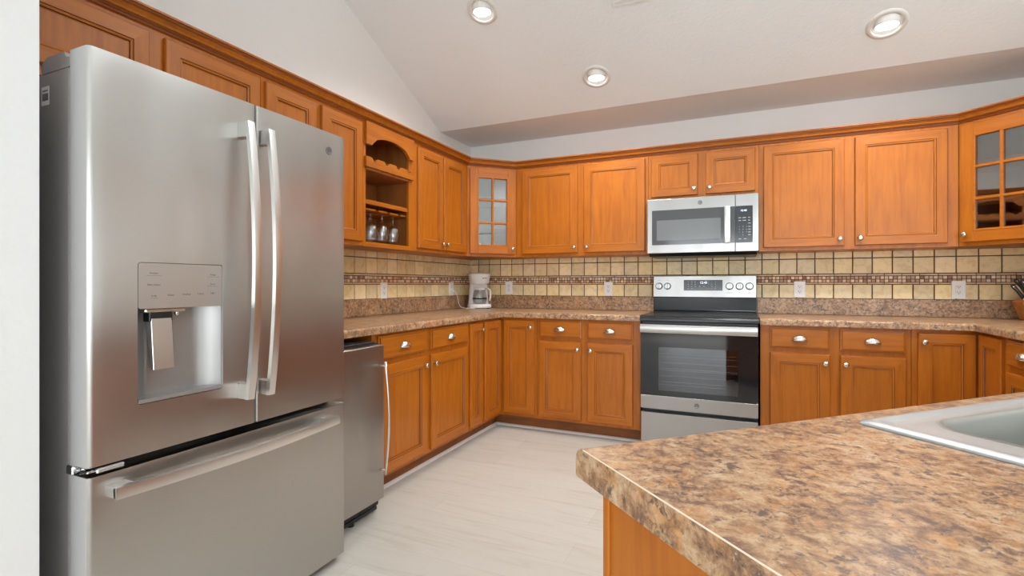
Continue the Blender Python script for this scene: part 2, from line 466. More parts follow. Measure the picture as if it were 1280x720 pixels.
# far side of the open room, with its windows
def wall_with_holes(name, lo, hi, holes, ax, pos, thick, top, label):
    mb = MB()
    def bx(a, b, z0, z1):
        if ax == 'y': mb.box((a, pos, z0), (b, pos + thick, z1))
        else: mb.box((pos, a, z0), (pos + thick, b, z1))
    z0w, z1w = 0.25, 2.25
    cur = lo
    for a, b in holes:
        bx(cur, a, -0.05, top); bx(a, b, -0.05, z0w); bx(a, b, z1w, top); cur = b
    bx(cur, hi, -0.05, top)
    return struct(name, mb, 'wall', label, 'wall')
wall_with_holes('wall_far', -T, XF + T, SOUTH, 'y', YF - T, T, ZF + 0.06, 'white wall of the dining side with three tall windows')
we = wall_with_holes('wall_side', YF, 0, EAST, 'x', XF, T, ZF, 'white wall of the dining side with windows facing the cabinets')
gb = [(YS, ZF - .02), (YR, ZR + .05), (YE, ZF - .02)]
struct('wall_gable', MB().prism(gb, 0, XF, XF + T), 'wall', 'white gable above the dining side windows', 'wall')
k = 0
for a, b in SOUTH + EAST:
    k += 1; mb = MB(); south = k <= 3
    def wb(u0, u1, z0, z1, d0, d1):
        if south: mb.box((u0, YF - d1, z0), (u1, YF - d0, z1))
        else: mb.box((XF + d0, u0, z0), (XF + d1, u1, z1))
    for u0, u1, z0, z1 in ((a, a + .06, .25, 2.25), (b - .06, b, .25, 2.25), (a + .06, b - .06, .25, .31), (a + .06, b - .06, 2.19, 2.25),
                           (a + .06, b - .06, 1.22, 1.27), ((a + b) / 2 - .02, (a + b) / 2 + .02, .31, 1.22), ((a + b) / 2 - .02, (a + b) / 2 + .02, 1.27, 2.19)):
        wb(u0, u1, z0, z1, 0.02, 0.07)
    f = mb.build('window_%d' % k, 'trim')
    tag(f, 'white framed window on the dining side, %s' % ('facing the range, ' + ('nearest the left wall', 'in the middle', 'nearest the right corner')[k - 1] if south else 'facing the fridge, ' + ('furthest from the range', 'in the middle', 'nearest the range')[k - 4]), 'window', kind='structure')

# ================================================================== CABINETS
def rect_loops(mb, x0, x1, z0, z1, loops, groove=(), fill=True, mats=(0, 1, 2)):
    """concentric rectangles -> framed door face; mats = (stile, rail, groove)"""
    t = bmesh.new(); rs = []
    for d, y in loops:
        rs.append([t.verts.new(p) for p in ((x0 + d, y, z0 + d), (x1 - d, y, z0 + d), (x1 - d, y, z1 - d), (x0 + d, y, z1 - d))])
    def fc(q, mi):
        f = t.faces.new(q); f.material_index = mi
    for i in range(len(rs) - 1):
        for j in range(4):
            mi = mats[2] if i in groove else (mats[1] if j in (0, 2) else mats[0])
            fc((rs[i][j], rs[i][(j + 1) % 4], rs[i + 1][(j + 1) % 4], rs[i + 1][j]), mi)
    if fill: fc(rs[-1], mats[0] if fill is True else fill - 1)
    fc(rs[0][::-1], mats[0])
    t.verts.index_update()
    vm = [mb.bm.verts.new(v.co) for v in t.verts]
    for f in t.faces:
        nf = mb.bm.faces.new([vm[v.index] for v in f.verts]); nf.material_index = f.material_index
    t.free(); return mb

PANEL = [(0, 0), (0, -.0145), (.0035, -.019), (.055, -.020), (.0568, -.0168), (.0600, -.0180), (.0655, -.0165), (.0672, -.0105), (.071, -.0095)]
SLAB = [(0, 0), (0, -.0120), (.0015, -.0125), (.009, -.0145), (.0100, -.0190), (.0125, -.0200)]
def knob_mesh():
    mb = MB().lathe([(.0075, 0), (.0060, .004), (.0055, .012), (.0090, .015), (.0148, .019), (.0160, .0225), (.0140, .0270), (.0080, .0292), (0, .0298)], (0, 0, 0), ax=1, seg=20, sign=-1)
    o = mb.build('knob', 'nickel'); me = o.data; bpy.data.objects.remove(o); return me
def pull_mesh():
    mb = MB(); t = bmesh.new()
    a, h, d = .044, .036, .027                       # half width, height, depth of the cup
    N, K = 20, 8
    rings = []
    for i in range(1, K + 1):
        ph = math.pi / 2 * i / K                     # crown of the dome down to the open lip
        rings.append([t.verts.new((a * math.sin(ph) * math.cos(math.pi * j / N), -d * math.sin(ph) * math.sin(math.pi * j / N), -.016 + h * math.cos(ph))) for j in range(N + 1)])
    for i in range(K - 1):
        for j in range(N):
            f = t.faces.new((rings[i][j], rings[i][j + 1], rings[i + 1][j + 1], rings[i + 1][j])); f.smooth = True
    tp_ = t.verts.new((0, 0, -.016 + h))
    for j in range(N):
        f = t.faces.new((tp_, rings[0][j + 1], rings[0][j])); f.smooth = True
    bmesh.ops.recalc_face_normals(t, faces=list(t.faces))
    bmesh.ops.solidify(t, geom=list(t.faces), thickness=0.0018)
    mb.merge(t)
    mb.box((-.0455, -.0025, -.017), (-.040, 0, -.011), .001, 1).box((.040, -.0025, -.017), (.0455, 0, -.011), .001, 1)
    o = mb.build('cup_pull', 'nickel'); me = o.data; bpy.data.objects.remove(o); return me
KNOB, PULL = knob_mesh(), pull_mesh()

def door(parent, x0, x1, z0, z1, knob=None, fy=0.0, glass=None):
    """framed door in the cabinet's own frame; knob = (x, z)"""
    mb = MB()
    if glass is None:
        rect_loops(mb, x0, x1, z0, z1, [(d, y + fy) for d, y in PANEL], groove=(3, 6), mats=(0, 1, 2))
        o = mb.build('door', ['wood_v', 'wood_h', 'glaze'], parent, world=False)
    else:
        gx0, gx1, gz0, gz1 = glass
        def rail(p, ax_h):
            pass
        mb2 = MB()
        for (a, b, c, d, mi) in ((x0, gx0, z0, z1, 0), (gx1, x1, z0, z1, 0)):
            mb2.mi = mi; mb2.prism([(a, c), (b, c + (gz0 - z0 if a == x0 else 0) if False else c), (b, d), (a, d)], 1, -.02 + fy, fy, .0025, 1)
        for (c, d) in ((z0, gz0), (gz1, z1)):
            mb2.mi = 1; mb2.box((gx0, -.02 + fy, c), (gx1, fy, d), .0025, 1)
        # inner bead round the glass
        mb2.mi = 1
        for (a, b, c, d) in ((gx0 - .004, gx0 + .010, gz0 - .004, gz1 + .004), (gx1 - .010, gx1 + .004, gz0 - .004, gz1 + .004)):
            mb2.box((a, -.0225 + fy, c), (b, -.006 + fy, d), .003, 1)
        for (c, d) in ((gz0 - .004, gz0 + .010), (gz1 - .010, gz1 + .004)):
            mb2.box((gx0 + .008, -.0225 + fy, c), (gx1 - .008, -.006 + fy, d), .003, 1)
        o = mb2.build('door', ['wood_v', 'wood_h'], parent, world=False)
        mu = MB(); cx = (gx0 + gx1) / 2
        mu.box((cx - .0085, -.021 + fy, gz0 + .006), (cx + .0085, -.006 + fy, gz1 - .006), .003, 1)
        for kk in (1, 2):
            zz = gz0 + (gz1 - gz0) * kk / 3
            mu.box((gx0 + .006, -.0205 + fy, zz - .0085), (gx1 - .006, -.006 + fy, zz + .0085), .003, 1)
        mu.build('muntin', 'wood_h', o, world=False)
        MB().box((gx0 - .004, -.009 + fy, gz0 - .004), (gx1 + .004, -.006 + fy, gz1 + .004)).build('glass_pane', 'pane', o, world=False)
    if knob: copy_at(KNOB, 'knob', o, (knob[0], -.0195 + fy, knob[1]))
    return o

def drawer(parent, x0, x1, z0, z1):
    mb = MB(); rect_loops(mb, x0, x1, z0, z1, SLAB, groove=(3,), mats=(1, 1, 2))
    o = mb.build('drawer', ['wood_v', 'wood_h', 'glaze'], parent, world=False)
    copy_at(PULL, 'cup_pull', o, ((x0 + x1) / 2, -.0200, (z0 + z1) / 2 + .002))
    return o

UZ0, UZ1 = 1.364, 2.125
def upper(label, loc, rot, w, doors, z0=UZ0, depth=.303):
    t = thing('wall_cabinet', label, 'cabinet', (loc[0], loc[1], z0), rot)
    mb = MB().box((.0006, 0, 0), (w - .0006, depth, UZ1 - z0), .0012, 1)
    mb.build('body', 'wood_v', t, world=False)
    for (a, b, c, d, ks) in doors:
        kx = {'r': b - .026, 'l': a + .026, None: None}[ks]
        door(t, a, b, c - z0, d - z0, (kx, c - z0 + .045) if ks else None)
    return t

BZ0, BZ1 = .105, .877
def base(label, loc, rot, w, doors, drawers, depth=.606, knob_top=True):
    t = thing('base_cabinet', label, 'cabinet', (loc[0], loc[1], 0), rot)
    MB().box((.0006, 0, BZ0), (w - .0006, depth, BZ1), .0012, 1).build('body', 'wood_v', t, world=False)
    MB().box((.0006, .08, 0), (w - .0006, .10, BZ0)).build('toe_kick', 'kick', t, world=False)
    for (a, b, c, d, ks) in doors:
        kx = {'r': b - .026, 'l': a + .026, None: None}[ks]
        door(t, a, b, c, d, (kx, d - .052) if ks else None)
    for (a, b, c, d) in drawers: drawer(t, a, b, c, d)
    return t

D0, D1 = 1.388, 2.088
L90 = R(90)
# ---- wall cabinets on the left wall (local x runs towards the back wall)
y0 = -3.53
upper('short two-door wooden wall cabinet directly above the refrigerator', (.305, y0), L90, .965,
      [(-3.488 - y0, -3.060 - y0, 1.840, 2.088, None), (-3.003 - y0, -2.580 - y0, 1.840, 2.088, None)], z0=1.805)
y0 = -2.565
upper('two-door wooden wall cabinet half hidden behind the fridge, left of the open wine rack', (.305, y0), L90, .70,
      [(-2.547 - y0, -2.240 - y0, D0, D1, None), (-2.198 - y0, -1.884 - y0, D0, D1, None)])
y0 = -1.365
upper('narrow-doored wooden wall cabinet between the open wine rack and left glass corner cabinet', (.305, y0), L90, .755,
      [(-1.318 - y0, -.999 - y0, D0, D1, 'r'), (-.984 - y0, -.659 - y0, D0, D1, 'l')])
# ---- wall cabinets on the back wall
upper('tall two-door wooden wall cabinet left of the microwave', (.61, -.305), 0, 1.095,
      [(.060, .542, D0, D1, 'r'), (.594, 1.072, D0, D1, 'l')])
upper('short two-door wooden wall cabinet directly above the microwave', (1.705, -.305), 0, .755,
      [(.024, .353, 1.788, 2.088, 'r'), (.408, .731, 1.788, 2.088, 'l')], z0=1.760)
upper('tall two-door wooden wall cabinet right of the microwave', (2.46, -.305), 0, W - .61 - 2.46,
      [(.028, .501, D0, D1, 'r'), (.560, 1.035, D0, D1, 'l')])

# ---- open wine cabinet
y0 = -1.865; wW = .50; H = UZ1 - UZ0
t = thing('wine_rack_cabinet', 'open wooden wall cabinet with arched valance, scalloped bottle rail and hanging wine glasses', 'cabinet', (.305, y0, UZ0), L90)
mb = MB(); mb.mi = 1
mb.box((.0006, .018, 0), (.018, .303, H)).box((wW - .018, .018, 0), (wW - .0006, .303, H)).box((.018, .295, .0), (wW - .018, .303, H))
mb.box((.018, .018, 0), (wW - .018, .295, .020)).box((.018, .018, H - .02), (wW - .018, .295, H))
mb.mi = 0
mb.box((.0006, 0, 0), (.026, .018, H)).box((wW - .045, 0, 0), (wW - .0006, .018, H))
mb.mi = 2; mb.box((.026, 0, 0), (wW - .045, .018, .027)).box((.026, 0, H - .05), (wW - .045, .018, H))
mb.build('body', ['wood_v', 'wood_in', 'wood_h'], t, world=False)
# arched valance
xa, xb = .012, wW - .008; zt, zb, za = 2.108 - UZ0, 1.972 - UZ0, 2.040 - UZ0
pts = [(xa, zt), (xa, zb), (xa + .050, zb), (xa + .058, zb + .012), (xa + .070, zb + .022)]
xs0, xs1 = xa + .070, xb - .070
for i in range(1, 16):
    u = i / 16
    pts.append((xs0 + (xs1 - xs0) * u, zb + .022 + (za - zb - .022) * math.sin(math.pi * u) ** .55))
pts += [(xb - .070, zb + .022), (xb - .058, zb + .012), (xb - .050, zb), (xb, zb), (xb, zt)]
o = MB().prism(pts, 1, -.020, 0).build('valance', 'wood_h', t, world=False)
# scalloped bottle rail
xa, xb = .010, wW - .010; zb, zt = 1.838 - UZ0, 1.897 - UZ0
pts = [(xa, zb), (xa, zt)]
for cx in (.085, .203, .318, .433):
    pts += [(cx - .030, zt), (cx - .020, zt - .004), (cx - .014, zt - .014), (cx - .006, zt - .019), (cx, zt - .020), (cx + .006, zt - .019), (cx + .014, zt - .014), (cx + .020, zt - .004), (cx + .030, zt)]
pts += [(xb, zt), (xb, zb)]
MB().prism(pts, 1, -.020, 0).build('bottle_rail', 'wood_h', t, world=False)
MB().box((.018, -.004, 1.824 - UZ0), (wW - .018, .295, 1.838 - UZ0)).build('shelf', 'wood_in', t, world=False)
mb = MB(); mb.mi = 0; mb.box((.018, .020, 1.625 - UZ0), (wW - .018, .295, 1.646 - UZ0)); mb.mi = 1
mb.box((.020, .012, 1.622 - UZ0), (wW - .020, .020, 1.648 - UZ0))
mb.build('shelf', ['wood_in', 'wood_h'], t, world=False)
# stemware slats under the lower shelf
RZ = 1.600
GX = [.172, .284, .396]                          # glass lanes in local x
for a, b in ((.020, GX[0] - .014), (GX[0] + .014, GX[1] - .014), (GX[1] + .014, GX[2] - .014), (GX[2] + .014, wW - .020)):
    MB().box((a, .030, RZ - UZ0 - .012), (b, .285, RZ - UZ0), .002, 1).build('glass_rack_slat', 'wood_h', t, world=False)
wine_root = t

# ---- glass corner cabinets
def corner_upper(label, sgn):
    """sgn=+1: left corner at (0,0); -1: right corner at (W,0)"""
    X = (lambda x: x) if sgn > 0 else (lambda x: W - x)
    org = (X(.305), -.61) if sgn > 0 else (X(.61), -.305)
    t = thing('corner_cabinet', label, 'cabinet', (org[0], org[1], UZ0), R(45) * sgn)
    # shell in world coordinates
    e = .001
    out = [(X(e), -e), (X(.61 - e), -e), (X(.61 - e), -.305 + e), (X(.305 + e), -.61 + e), (X(e), -.61 + e)]
    mb = MB(); mb.mi = 1
    mb.prism(out, 2, UZ0, UZ0 + .018).prism(out, 2, UZ1 - .018, UZ1)
    for zz in (1.60, 1.85):
        mb.prism([(X(.02), -.02), (X(.59), -.02), (X(.59), -.30), (X(.30), -.59), (X(.02), -.59)], 2, zz, zz + .016)
    mb.box((X(.002), -.608, UZ0 + .018), (X(.012), -.002, UZ1 - .018)).box((X(.012), -.012, UZ0 + .018), (X(.608), -.002, UZ1 - .018))
    mb.box((X(.012), -.608, UZ0 + .018), (X(.303), -.596, UZ1 - .018)).box((X(.596), -.303, UZ0 + .018), (X(.608), -.012, UZ1 - .018))
    body = mb.build('body', ['wood_v', 'wood_in'], t)
    Lf = .305 * math.sqrt(2)
    H = UZ1 - UZ0
    fr = MB()
    fr.mi = 0; fr.box((.002, 0, 0), (.050, .018, H)).box((Lf - .050, 0, 0), (Lf - .002, .018, H))
    fr.mi = 1; fr.box((.050, 0, 0), (Lf - .050, .018, .05)).box((.050, 0, H - .07), (Lf - .050, .018, H))
    fr.build('face_frame', ['wood_v', 'wood_h'], t, world=False)
    d0, d1 = D0 - UZ0, D1 - UZ0
    g = (.083, .348, 1.452 - UZ0, 2.020 - UZ0)
    door(t, .019, .413, d0, d1, ((.413 - .026) if sgn > 0 else .019 + .024, d0 + .045), glass=g)
    return t
corner_upper('glass-door corner wall cabinet above the coffee maker', 1)
corner_upper('glass-door corner wall cabinet above the knife block, cut by the right edge', -1)

# ---- base cabinets
DR = (.735, .861); DO = (.128, .705); DT = (.130, .858)
y0 = -2.150
base('two-drawer wooden base cabinet beside the mini fridge', (.61, y0), L90, 1.0,
     [(-2.112 - y0, -1.673 - y0, *DO, 'r'), (-1.621 - y0, -1.166 - y0, *DO, 'l')],
     [(-2.112 - y0, -1.673 - y0, *DR), (-1.621 - y0, -1.166 - y0, *DR)])
y0 = -1.150
base('slim wooden base cabinet with one narrow full-height door, left of the inside corner', (.61, y0), L90, .215,
     [(-1.131 - y0, -.950 - y0, *DT, 'r')], [])
base('two-drawer wooden base cabinet immediately left of the range', (.92, -.61), 0, .782,
     [(.022, .352, *DO, 'r'), (.400, .730, *DO, 'l')], [(.022, .352, *DR), (.400, .730, *DR)])
base('two-drawer wooden base cabinet immediately right of the range', (2.458, -.61), 0, .785,
     [(.056, .382, *DO, 'r'), (.435, .758, *DO, 'l')], [(.056, .382, *DR), (.435, .758, *DR)])
XR = W - .61
base('two-drawer wooden base cabinet along the right wall, cut by the right edge', (XR, -.94), -L90, .76,
     [(.020, .355, *DO, 'r'), (.405, .740, *DO, 'l')], [(.020, .355, *DR), (.405, .740, *DR)])

def corner_base(label, sgn):
    X = (lambda x: x) if sgn > 0 else (lambda x: W - x)
    ya, xb = (-.934, .919) if sgn > 0 else (-.939, .918)
    t = thing('corner_cabinet', label, 'cabinet', (X(.61), -.61, 0), 0)
    out = [(X(.004), -.004), (X(xb), -.004), (X(xb), -.61), (X(.61), -.61), (X(.61), ya), (X(.004), ya)]
    MB().prism(out, 2, BZ0, BZ1).build('body', 'wood_v', t)
    kk = [(X(.10), -.10), (X(xb), -.10), (X(xb), -.53), (X(.53), -.53), (X(.53), ya), (X(.10), ya)]
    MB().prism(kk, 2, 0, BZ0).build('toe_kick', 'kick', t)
    # two hinged leaves meeting in the inside corner
    def leaf(org, rot, w, kn):
        mb = MB(); rect_loops(mb, 0, w, DT[0], DT[1], PANEL, groove=(3, 6))
        mb.xf(Matrix.Translation((*org, 0)) @ Matrix.Rotation(rot, 4, 'Z'))
        o = mb.build('door', ['wood_v', 'wood_h', 'glaze'], t)
        if kn is not None:
            m = Matrix.Translation((*org, 0)) @ Matrix.Rotation(rot, 4, 'Z') @ Matrix.Translation((kn, -.0195, DT[1] - .052))
            kb = MB(); tmp = bmesh.new(); tmp.from_mesh(KNOB); kb.merge(tmp, m); kb.build('knob', 'nickel', o)
    if sgn > 0:
        leaf((.61, -.911), L90, .273, None)
        leaf((.642, -.61), 0, .258, .258 - .026)
    else:
        leaf((3.272, -.61), 0, .259, .026)
        leaf((XR, -.640), -L90, .262, None)
    return t
corner_base('wooden corner base cabinet with folded doors, under the coffee maker', 1)
corner_base('wooden corner base cabinet with folded doors, under the knife block', -1)

# crown moulding along every wall cabinet
crown = [(0, 2.108), (.004, 2.108), (.010, 2.111), (.011, 2.117), (.017, 2.119), (.019, 2.1235), (.025, 2.126), (.028, 2.134), (.036, 2.144), (.045, 2.148), (.046, 2.154), (.052, 2.156), (.052, 2.164), (0, 2.164)]
path = [(.3055, -3.53), (.3055, -.61), (.61, -.3055), (W - .61, -.3055), (W - .3055, -.61)]
o = MB().sweep(crown, path, dark=(2, 4, 9)).build('crown_moulding', ['wood_h', 'glaze'])
tag(o, 'stained wooden crown moulding running along the tops of the wall cabinets', 'moulding')

# white quarter-round at the toe kicks
qr = [(0, 0), (.016, 0), (.015, .007), (.010, .013), (0, .016)]
struct('trim_1', MB().sweep(qr, [(.5302, -2.15), (.5302, -.5302), (1.70, -.5302)]), 'trim', 'white quarter-round trim along the foot of the left cabinets', 'trim')

# ================================================================== COUNTERTOPS
CT, CB = .918, .878
def slab(outline, round_edges, name, label, hole=None, rad=.014):
    t = bmesh.new()
    A = [t.verts.new((x, y, CB)) for x, y in outline]; B = [t.verts.new((x, y, CT)) for x, y in outline]
    n = len(outline)
    t.faces.new(A[::-1]); t.faces.new(B)
    for i in range(n): t.faces.new((A[i], A[(i + 1) % n], B[(i + 1) % n], B[i]))
    bmesh.ops.recalc_face_normals(t, faces=list(t.faces))
    t.edges.ensure_lookup_table()
    ed = []
    for e in t.edges:
        a, b = e.verts
        if a.co.z > CT - .001 and b.co.z > CT - .001:
            for i in round_edges:
                p, q = outline[i], outline[(i + 1) % n]
                s1 = {(round(a.co.x, 4), round(a.co.y, 4)), (round(b.co.x, 4), round(b.co.y, 4))}
                if s1 == {(round(p[0], 4), round(p[1], 4)), (round(q[0], 4), round(q[1], 4))}: ed.append(e)
    if ed: bmesh.ops.bevel(t, geom=ed, offset=rad, segments=4, profile=0.5, affect='EDGES')
    mb = MB(); mb.merge(t)
    o = mb.build(name, 'counter')
    tag(o, label, 'countertop')
    if hole:
        h = MB().prism(hole, 2, CB - .05, CT + .05).build('cutter', 'counter')
        m = o.modifiers.new('cut', 'BOOLEAN'); m.operation = 'DIFFERENCE'; m.object = h; m.solver = 'EXACT'
        dg = bpy.context.evaluated_depsgraph_get(); dg.update()
        me = bpy.data.meshes.new_from_object(o.evaluated_get(dg))
        o.modifiers.clear(); o.data = me
        bpy.data.objects.remove(h)
    return o
ch = .02
oL = slab([(.002, -.002), (1.702, -.002), (1.702, -.645), (.645 + ch, -.645), (.645, -.645 - ch), (.645, -2.598), (.002, -2.598)], [2, 3, 4],
          'countertop', 'speckled brown laminate countertop from the fridge round to the range, holding the coffee maker')
MB().box((.002, -2.598, CT), (.020, -.020, 1.033), .003, 1).box((.002, -.020, CT), (1.702, -.002, 1.033), .003, 1).build('backsplash', 'counter', oL)
oR = slab([(2.457, -.002), (2.457, -.645), (XR - .035 - ch, -.645), (XR - .035, -.645 - ch), (XR - .035, -2.195), (W - .002, -2.195), (W - .002, -.002)], [1, 2, 3],
          'countertop', 'speckled brown laminate countertop right of the range, holding the knife block')
MB().box((2.457, -.020, CT), (W - .002, -.002, 1.033), .003, 1).box((W - .020, -2.195, CT), (W - .002, -.020, 1.033), .003, 1).build('backsplash', 'counter', oR)

# peninsula, set at 45 degrees
PO = Vector((2.145, -3.575)); E1 = Vector((1, 1)) / math.sqrt(2); E2 = Vector((1, -1)) / math.sqrt(2)
def pen(s, t): p = PO + E1 * s + E2 * t; return (p.x, p.y)
S_END = ((XR - .035) - PO.x) * math.sqrt(2); TW = .95
far_end = pen(S_END, 0); near0 = pen(0, TW)
near_end = (W - .002, near0[1] + (W - .002 - near0[0]))
yj = min(far_end[1], -2.20)
oP = slab([pen(0, 0), near0, near_end, (W - .002, far_end[1]), far_end], [4], 'countertop',
          'large speckled laminate peninsula top in the foreground with the steel sink let into it',
          hole=[pen(.475, .066), pen(1.285, .066), pen(1.285, .595), pen(.475, .595)], rad=.018)
# pale seam of the end strip
a, b = pen(-.0004, .020), pen(-.0004, TW - .002); c, d = pen(.0008, TW - .002), pen(.0008, .020)
MB().prism([a, b, c, d], 2, CT - .0009, CT + .0003).build('edge_seam', 'seam', oP)

# peninsula cabinet
s0, t0 = .026, .026
tp = thing('base_cabinet', 'wooden peninsula cabinet under the foreground countertop, its end panel facing the camera', 'cabinet', (*pen(s0, t0), 0), R(45))
def pb(mb, sa, sb, ta, tb, z0, z1):      # box in the peninsula's own axes (x along the far edge, -y across)
    mb.box((sa - s0, -(tb - t0), z0), (sb - s0, -(ta - t0), z1), .0015, 1); return mb
mb = pb(MB(), s0 + .004, .46, t0 + .003, .66, .10, CB - .001); pb(mb, .46, 1.30, t0 + .003, .66, .10, .69); pb(mb, 1.30, 1.80, t0 + .003, .66, .10, CB - .001)
mb.build('body', 'wood_v', tp, world=False)
pb(MB(), s0, s0 + .012, t0, t0 + .014, 0, CB - .001).build('corner_stile', 'wood_v', tp, world=False)
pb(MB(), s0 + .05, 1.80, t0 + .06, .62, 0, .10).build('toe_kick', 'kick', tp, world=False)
pb(MB(), s0 + .003, s0 + .010, t0 + .015, .66, 0.0, CB - .001).build('end_panel', 'wood_v', tp, world=False)

# sink
ts = thing('sink', 'stainless steel drop-in kitchen sink in the foreground peninsula top', 'sink', (*pen(.88, .33), CT), R(45))
def loopf(s0, s1, t0, t1, r, z, k=6):
    pts = []
    for (cs, ct, a0) in ((s1 - r, t1 - r, 0), (s0 + r, t1 - r, 90), (s0 + r, t0 + r, 180), (s1 - r, t0 + r, 270)):
        for i in range(k + 1):
            a = R(a0 + 90 * i / k); q = pen(cs + r * math.cos(a), ct + r * math.sin(a)); pts.append((q[0], q[1], z))
    return pts
def bridge(rows, closed_last=False):
    t = bmesh.new(); rs = [[t.verts.new(p) for p in row] for row in rows]; n = len(rows[0])
    for i in range(len(rs) - 1):
        for j in range(n):
            f = t.faces.new((rs[i][j], rs[i][(j + 1) % n], rs[i + 1][(j + 1) % n], rs[i + 1][j])); f.smooth = True
    if closed_last: t.faces.new(rs[-1])
    bmesh.ops.recalc_face_normals(t, faces=list(t.faces)); return t
z = CT
rim = bridge([loopf(.461, 1.299, .052, .611, .020, z + .0005), loopf(.463, 1.297, .054, .609, .020, z + .004), loopf(.475, 1.285, .064, .597, .022, z + .0065),
              loopf(.482, 1.278, .071, .590, .024, z + .0065), loopf(.488, 1.272, .0765, .584, .026, z + .003), loopf(.500, 1.260, .084, .575, .03, z + .002)])
mb = MB(); mb.merge(rim)
# deck with two openings: strips
def deck(sa, sb, ta, tb):
    mb.prism([pen(sa, ta), pen(sb, ta), pen(sb, tb), pen(sa, tb)], 2, z + .0005, z + .0026)
b1 = (.548, .868, .100, .490); b2 = (.902, 1.222, .100, .490)
deck(.485, 1.275, .490 - .03, .588); deck(.485, 1.275, .0745, .100 + .001); deck(.485, .549, .100, .462); deck(.867, .903, .100, .462); deck(1.221, 1.275, .100, .462)
for bb in (b1, b2):                       # corner fillets of the openings
    s_0, s_1, t_0, t_1 = bb; r = .055
    for (cs, ct, ss, st) in ((s_0, t_0, 1, 1), (s_1, t_0, -1, 1), (s_0, t_1 - .03, 1, -1), (s_1, t_1 - .03, -1, -1)):
        arc = [pen(cs + ss * r * (1 - math.cos(R(90 * i / 6))), ct + st * r * (1 - math.sin(R(90 * i / 6)))) for i in range(7)]
        mb.prism([pen(cs, ct)] + arc, 2, z + .0006, z + .0026)
o = mb.build('rim', 'sinksteel', ts); soft(o, 50)
for s_0, s_1, t_0, t_1 in (b1, b2):
    t_1 -= .03; rows = []
    for dd, zz, rr in ((-.004, .0032, .059), (.000, .0036, .057), (.004, .0015, .055), (.008, -.006, .053), (.012, -.03, .052), (.022, -.16, .05), (.034, -.180, .05), (.06, -.188, .045)):
        rows.append(loopf(s_0 + dd, s_1 - dd, t_0 + dd, t_1 - dd, max(rr, .01), z + zz))
    t = bridge(rows, True); mb = MB(); mb.merge(t); o = mb.build('bowl', 'bowlsteel', ts); soft(o, 60)
    cs, ct = (s_0 + s_1) / 2, (t_0 + t_1) / 2; q = pen(cs, ct)
    MB().lathe([(.045, -.1875), (.043, -.185), (.030, -.1865), (.0, -.187)], (q[0], q[1], z), seg=24).build('drain', 'chrome', o)

# ================================================================== TILED BACKSPLASH
TP = .11427
def tinted(mb_list, name, parent, ends):
    """mb_list: (lo, hi, colour) small bevelled tiles -> one mesh with a colour per tile"""
    bm = bmesh.new(); cl = bm.loops.layers.float_color.new('tint')
    for lo, hi, col in mb_list:
        x0, y0, z0 = lo; x1, y1, z1 = hi
        bv = min(.0025, (z1 - z0) * .2)
        # outer face lies at the side away from the wall
        if ends == 'y':
            bk = [(x0, y1, z0), (x1, y1, z0), (x1, y1, z1), (x0, y1, z1)]
            fr = [(x0 + bv, y0, z0 + bv), (x1 - bv, y0, z0 + bv), (x1 - bv, y0, z1 - bv), (x0 + bv, y0, z1 - bv)]
        elif ends == 'x':
            bk = [(x0, y1, z0), (x0, y0, z0), (x0, y0, z1), (x0, y1, z1)]
            fr = [(x1, y1 - bv, z0 + bv), (x1, y0 + bv, z0 + bv), (x1, y0 + bv, z1 - bv), (x1, y1 - bv, z1 - bv)]
        else:
            bk = [(x1, y0, z0), (x1, y1, z0), (x1, y1, z1), (x1, y0, z1)]
            fr = [(x0, y0 + bv, z0 + bv), (x0, y1 - bv, z0 + bv), (x0, y1 - bv, z1 - bv), (x0, y0 + bv, z1 - bv)]
        B = [bm.verts.new(p) for p in bk]; F = [bm.verts.new(p) for p in fr]
        fs = [bm.faces.new(F)] + [bm.faces.new((B[i], B[(i + 1) % 4], F[(i + 1) % 4], F[i])) for i in range(4)]
        for f in fs:
            for lp in f.loops: lp[cl] = (*col, 1)
    bmesh.ops.recalc_face_normals(bm, faces=list(bm.faces))
    me = bpy.data.meshes.new(name); bm.to_mesh(me); bm.free(); me.materials.append(M['tile'])
    o = bpy.data.objects.new(name, me); C.objects.link(o); o.parent = parent; WM[o] = Matrix(); return o
def tile_col():
    k = random.uniform(.86, 1.08); w = random.uniform(-.04, .05)
    return (.92 * k, (.745 - w * .3) * k, (.44 - w) * k)
MOS = [(.50, .27, .17), (.62, .38, .25), (.86, .66, .45), (.38, .19, .12), (.76, .56, .38), (.55, .32, .21)]
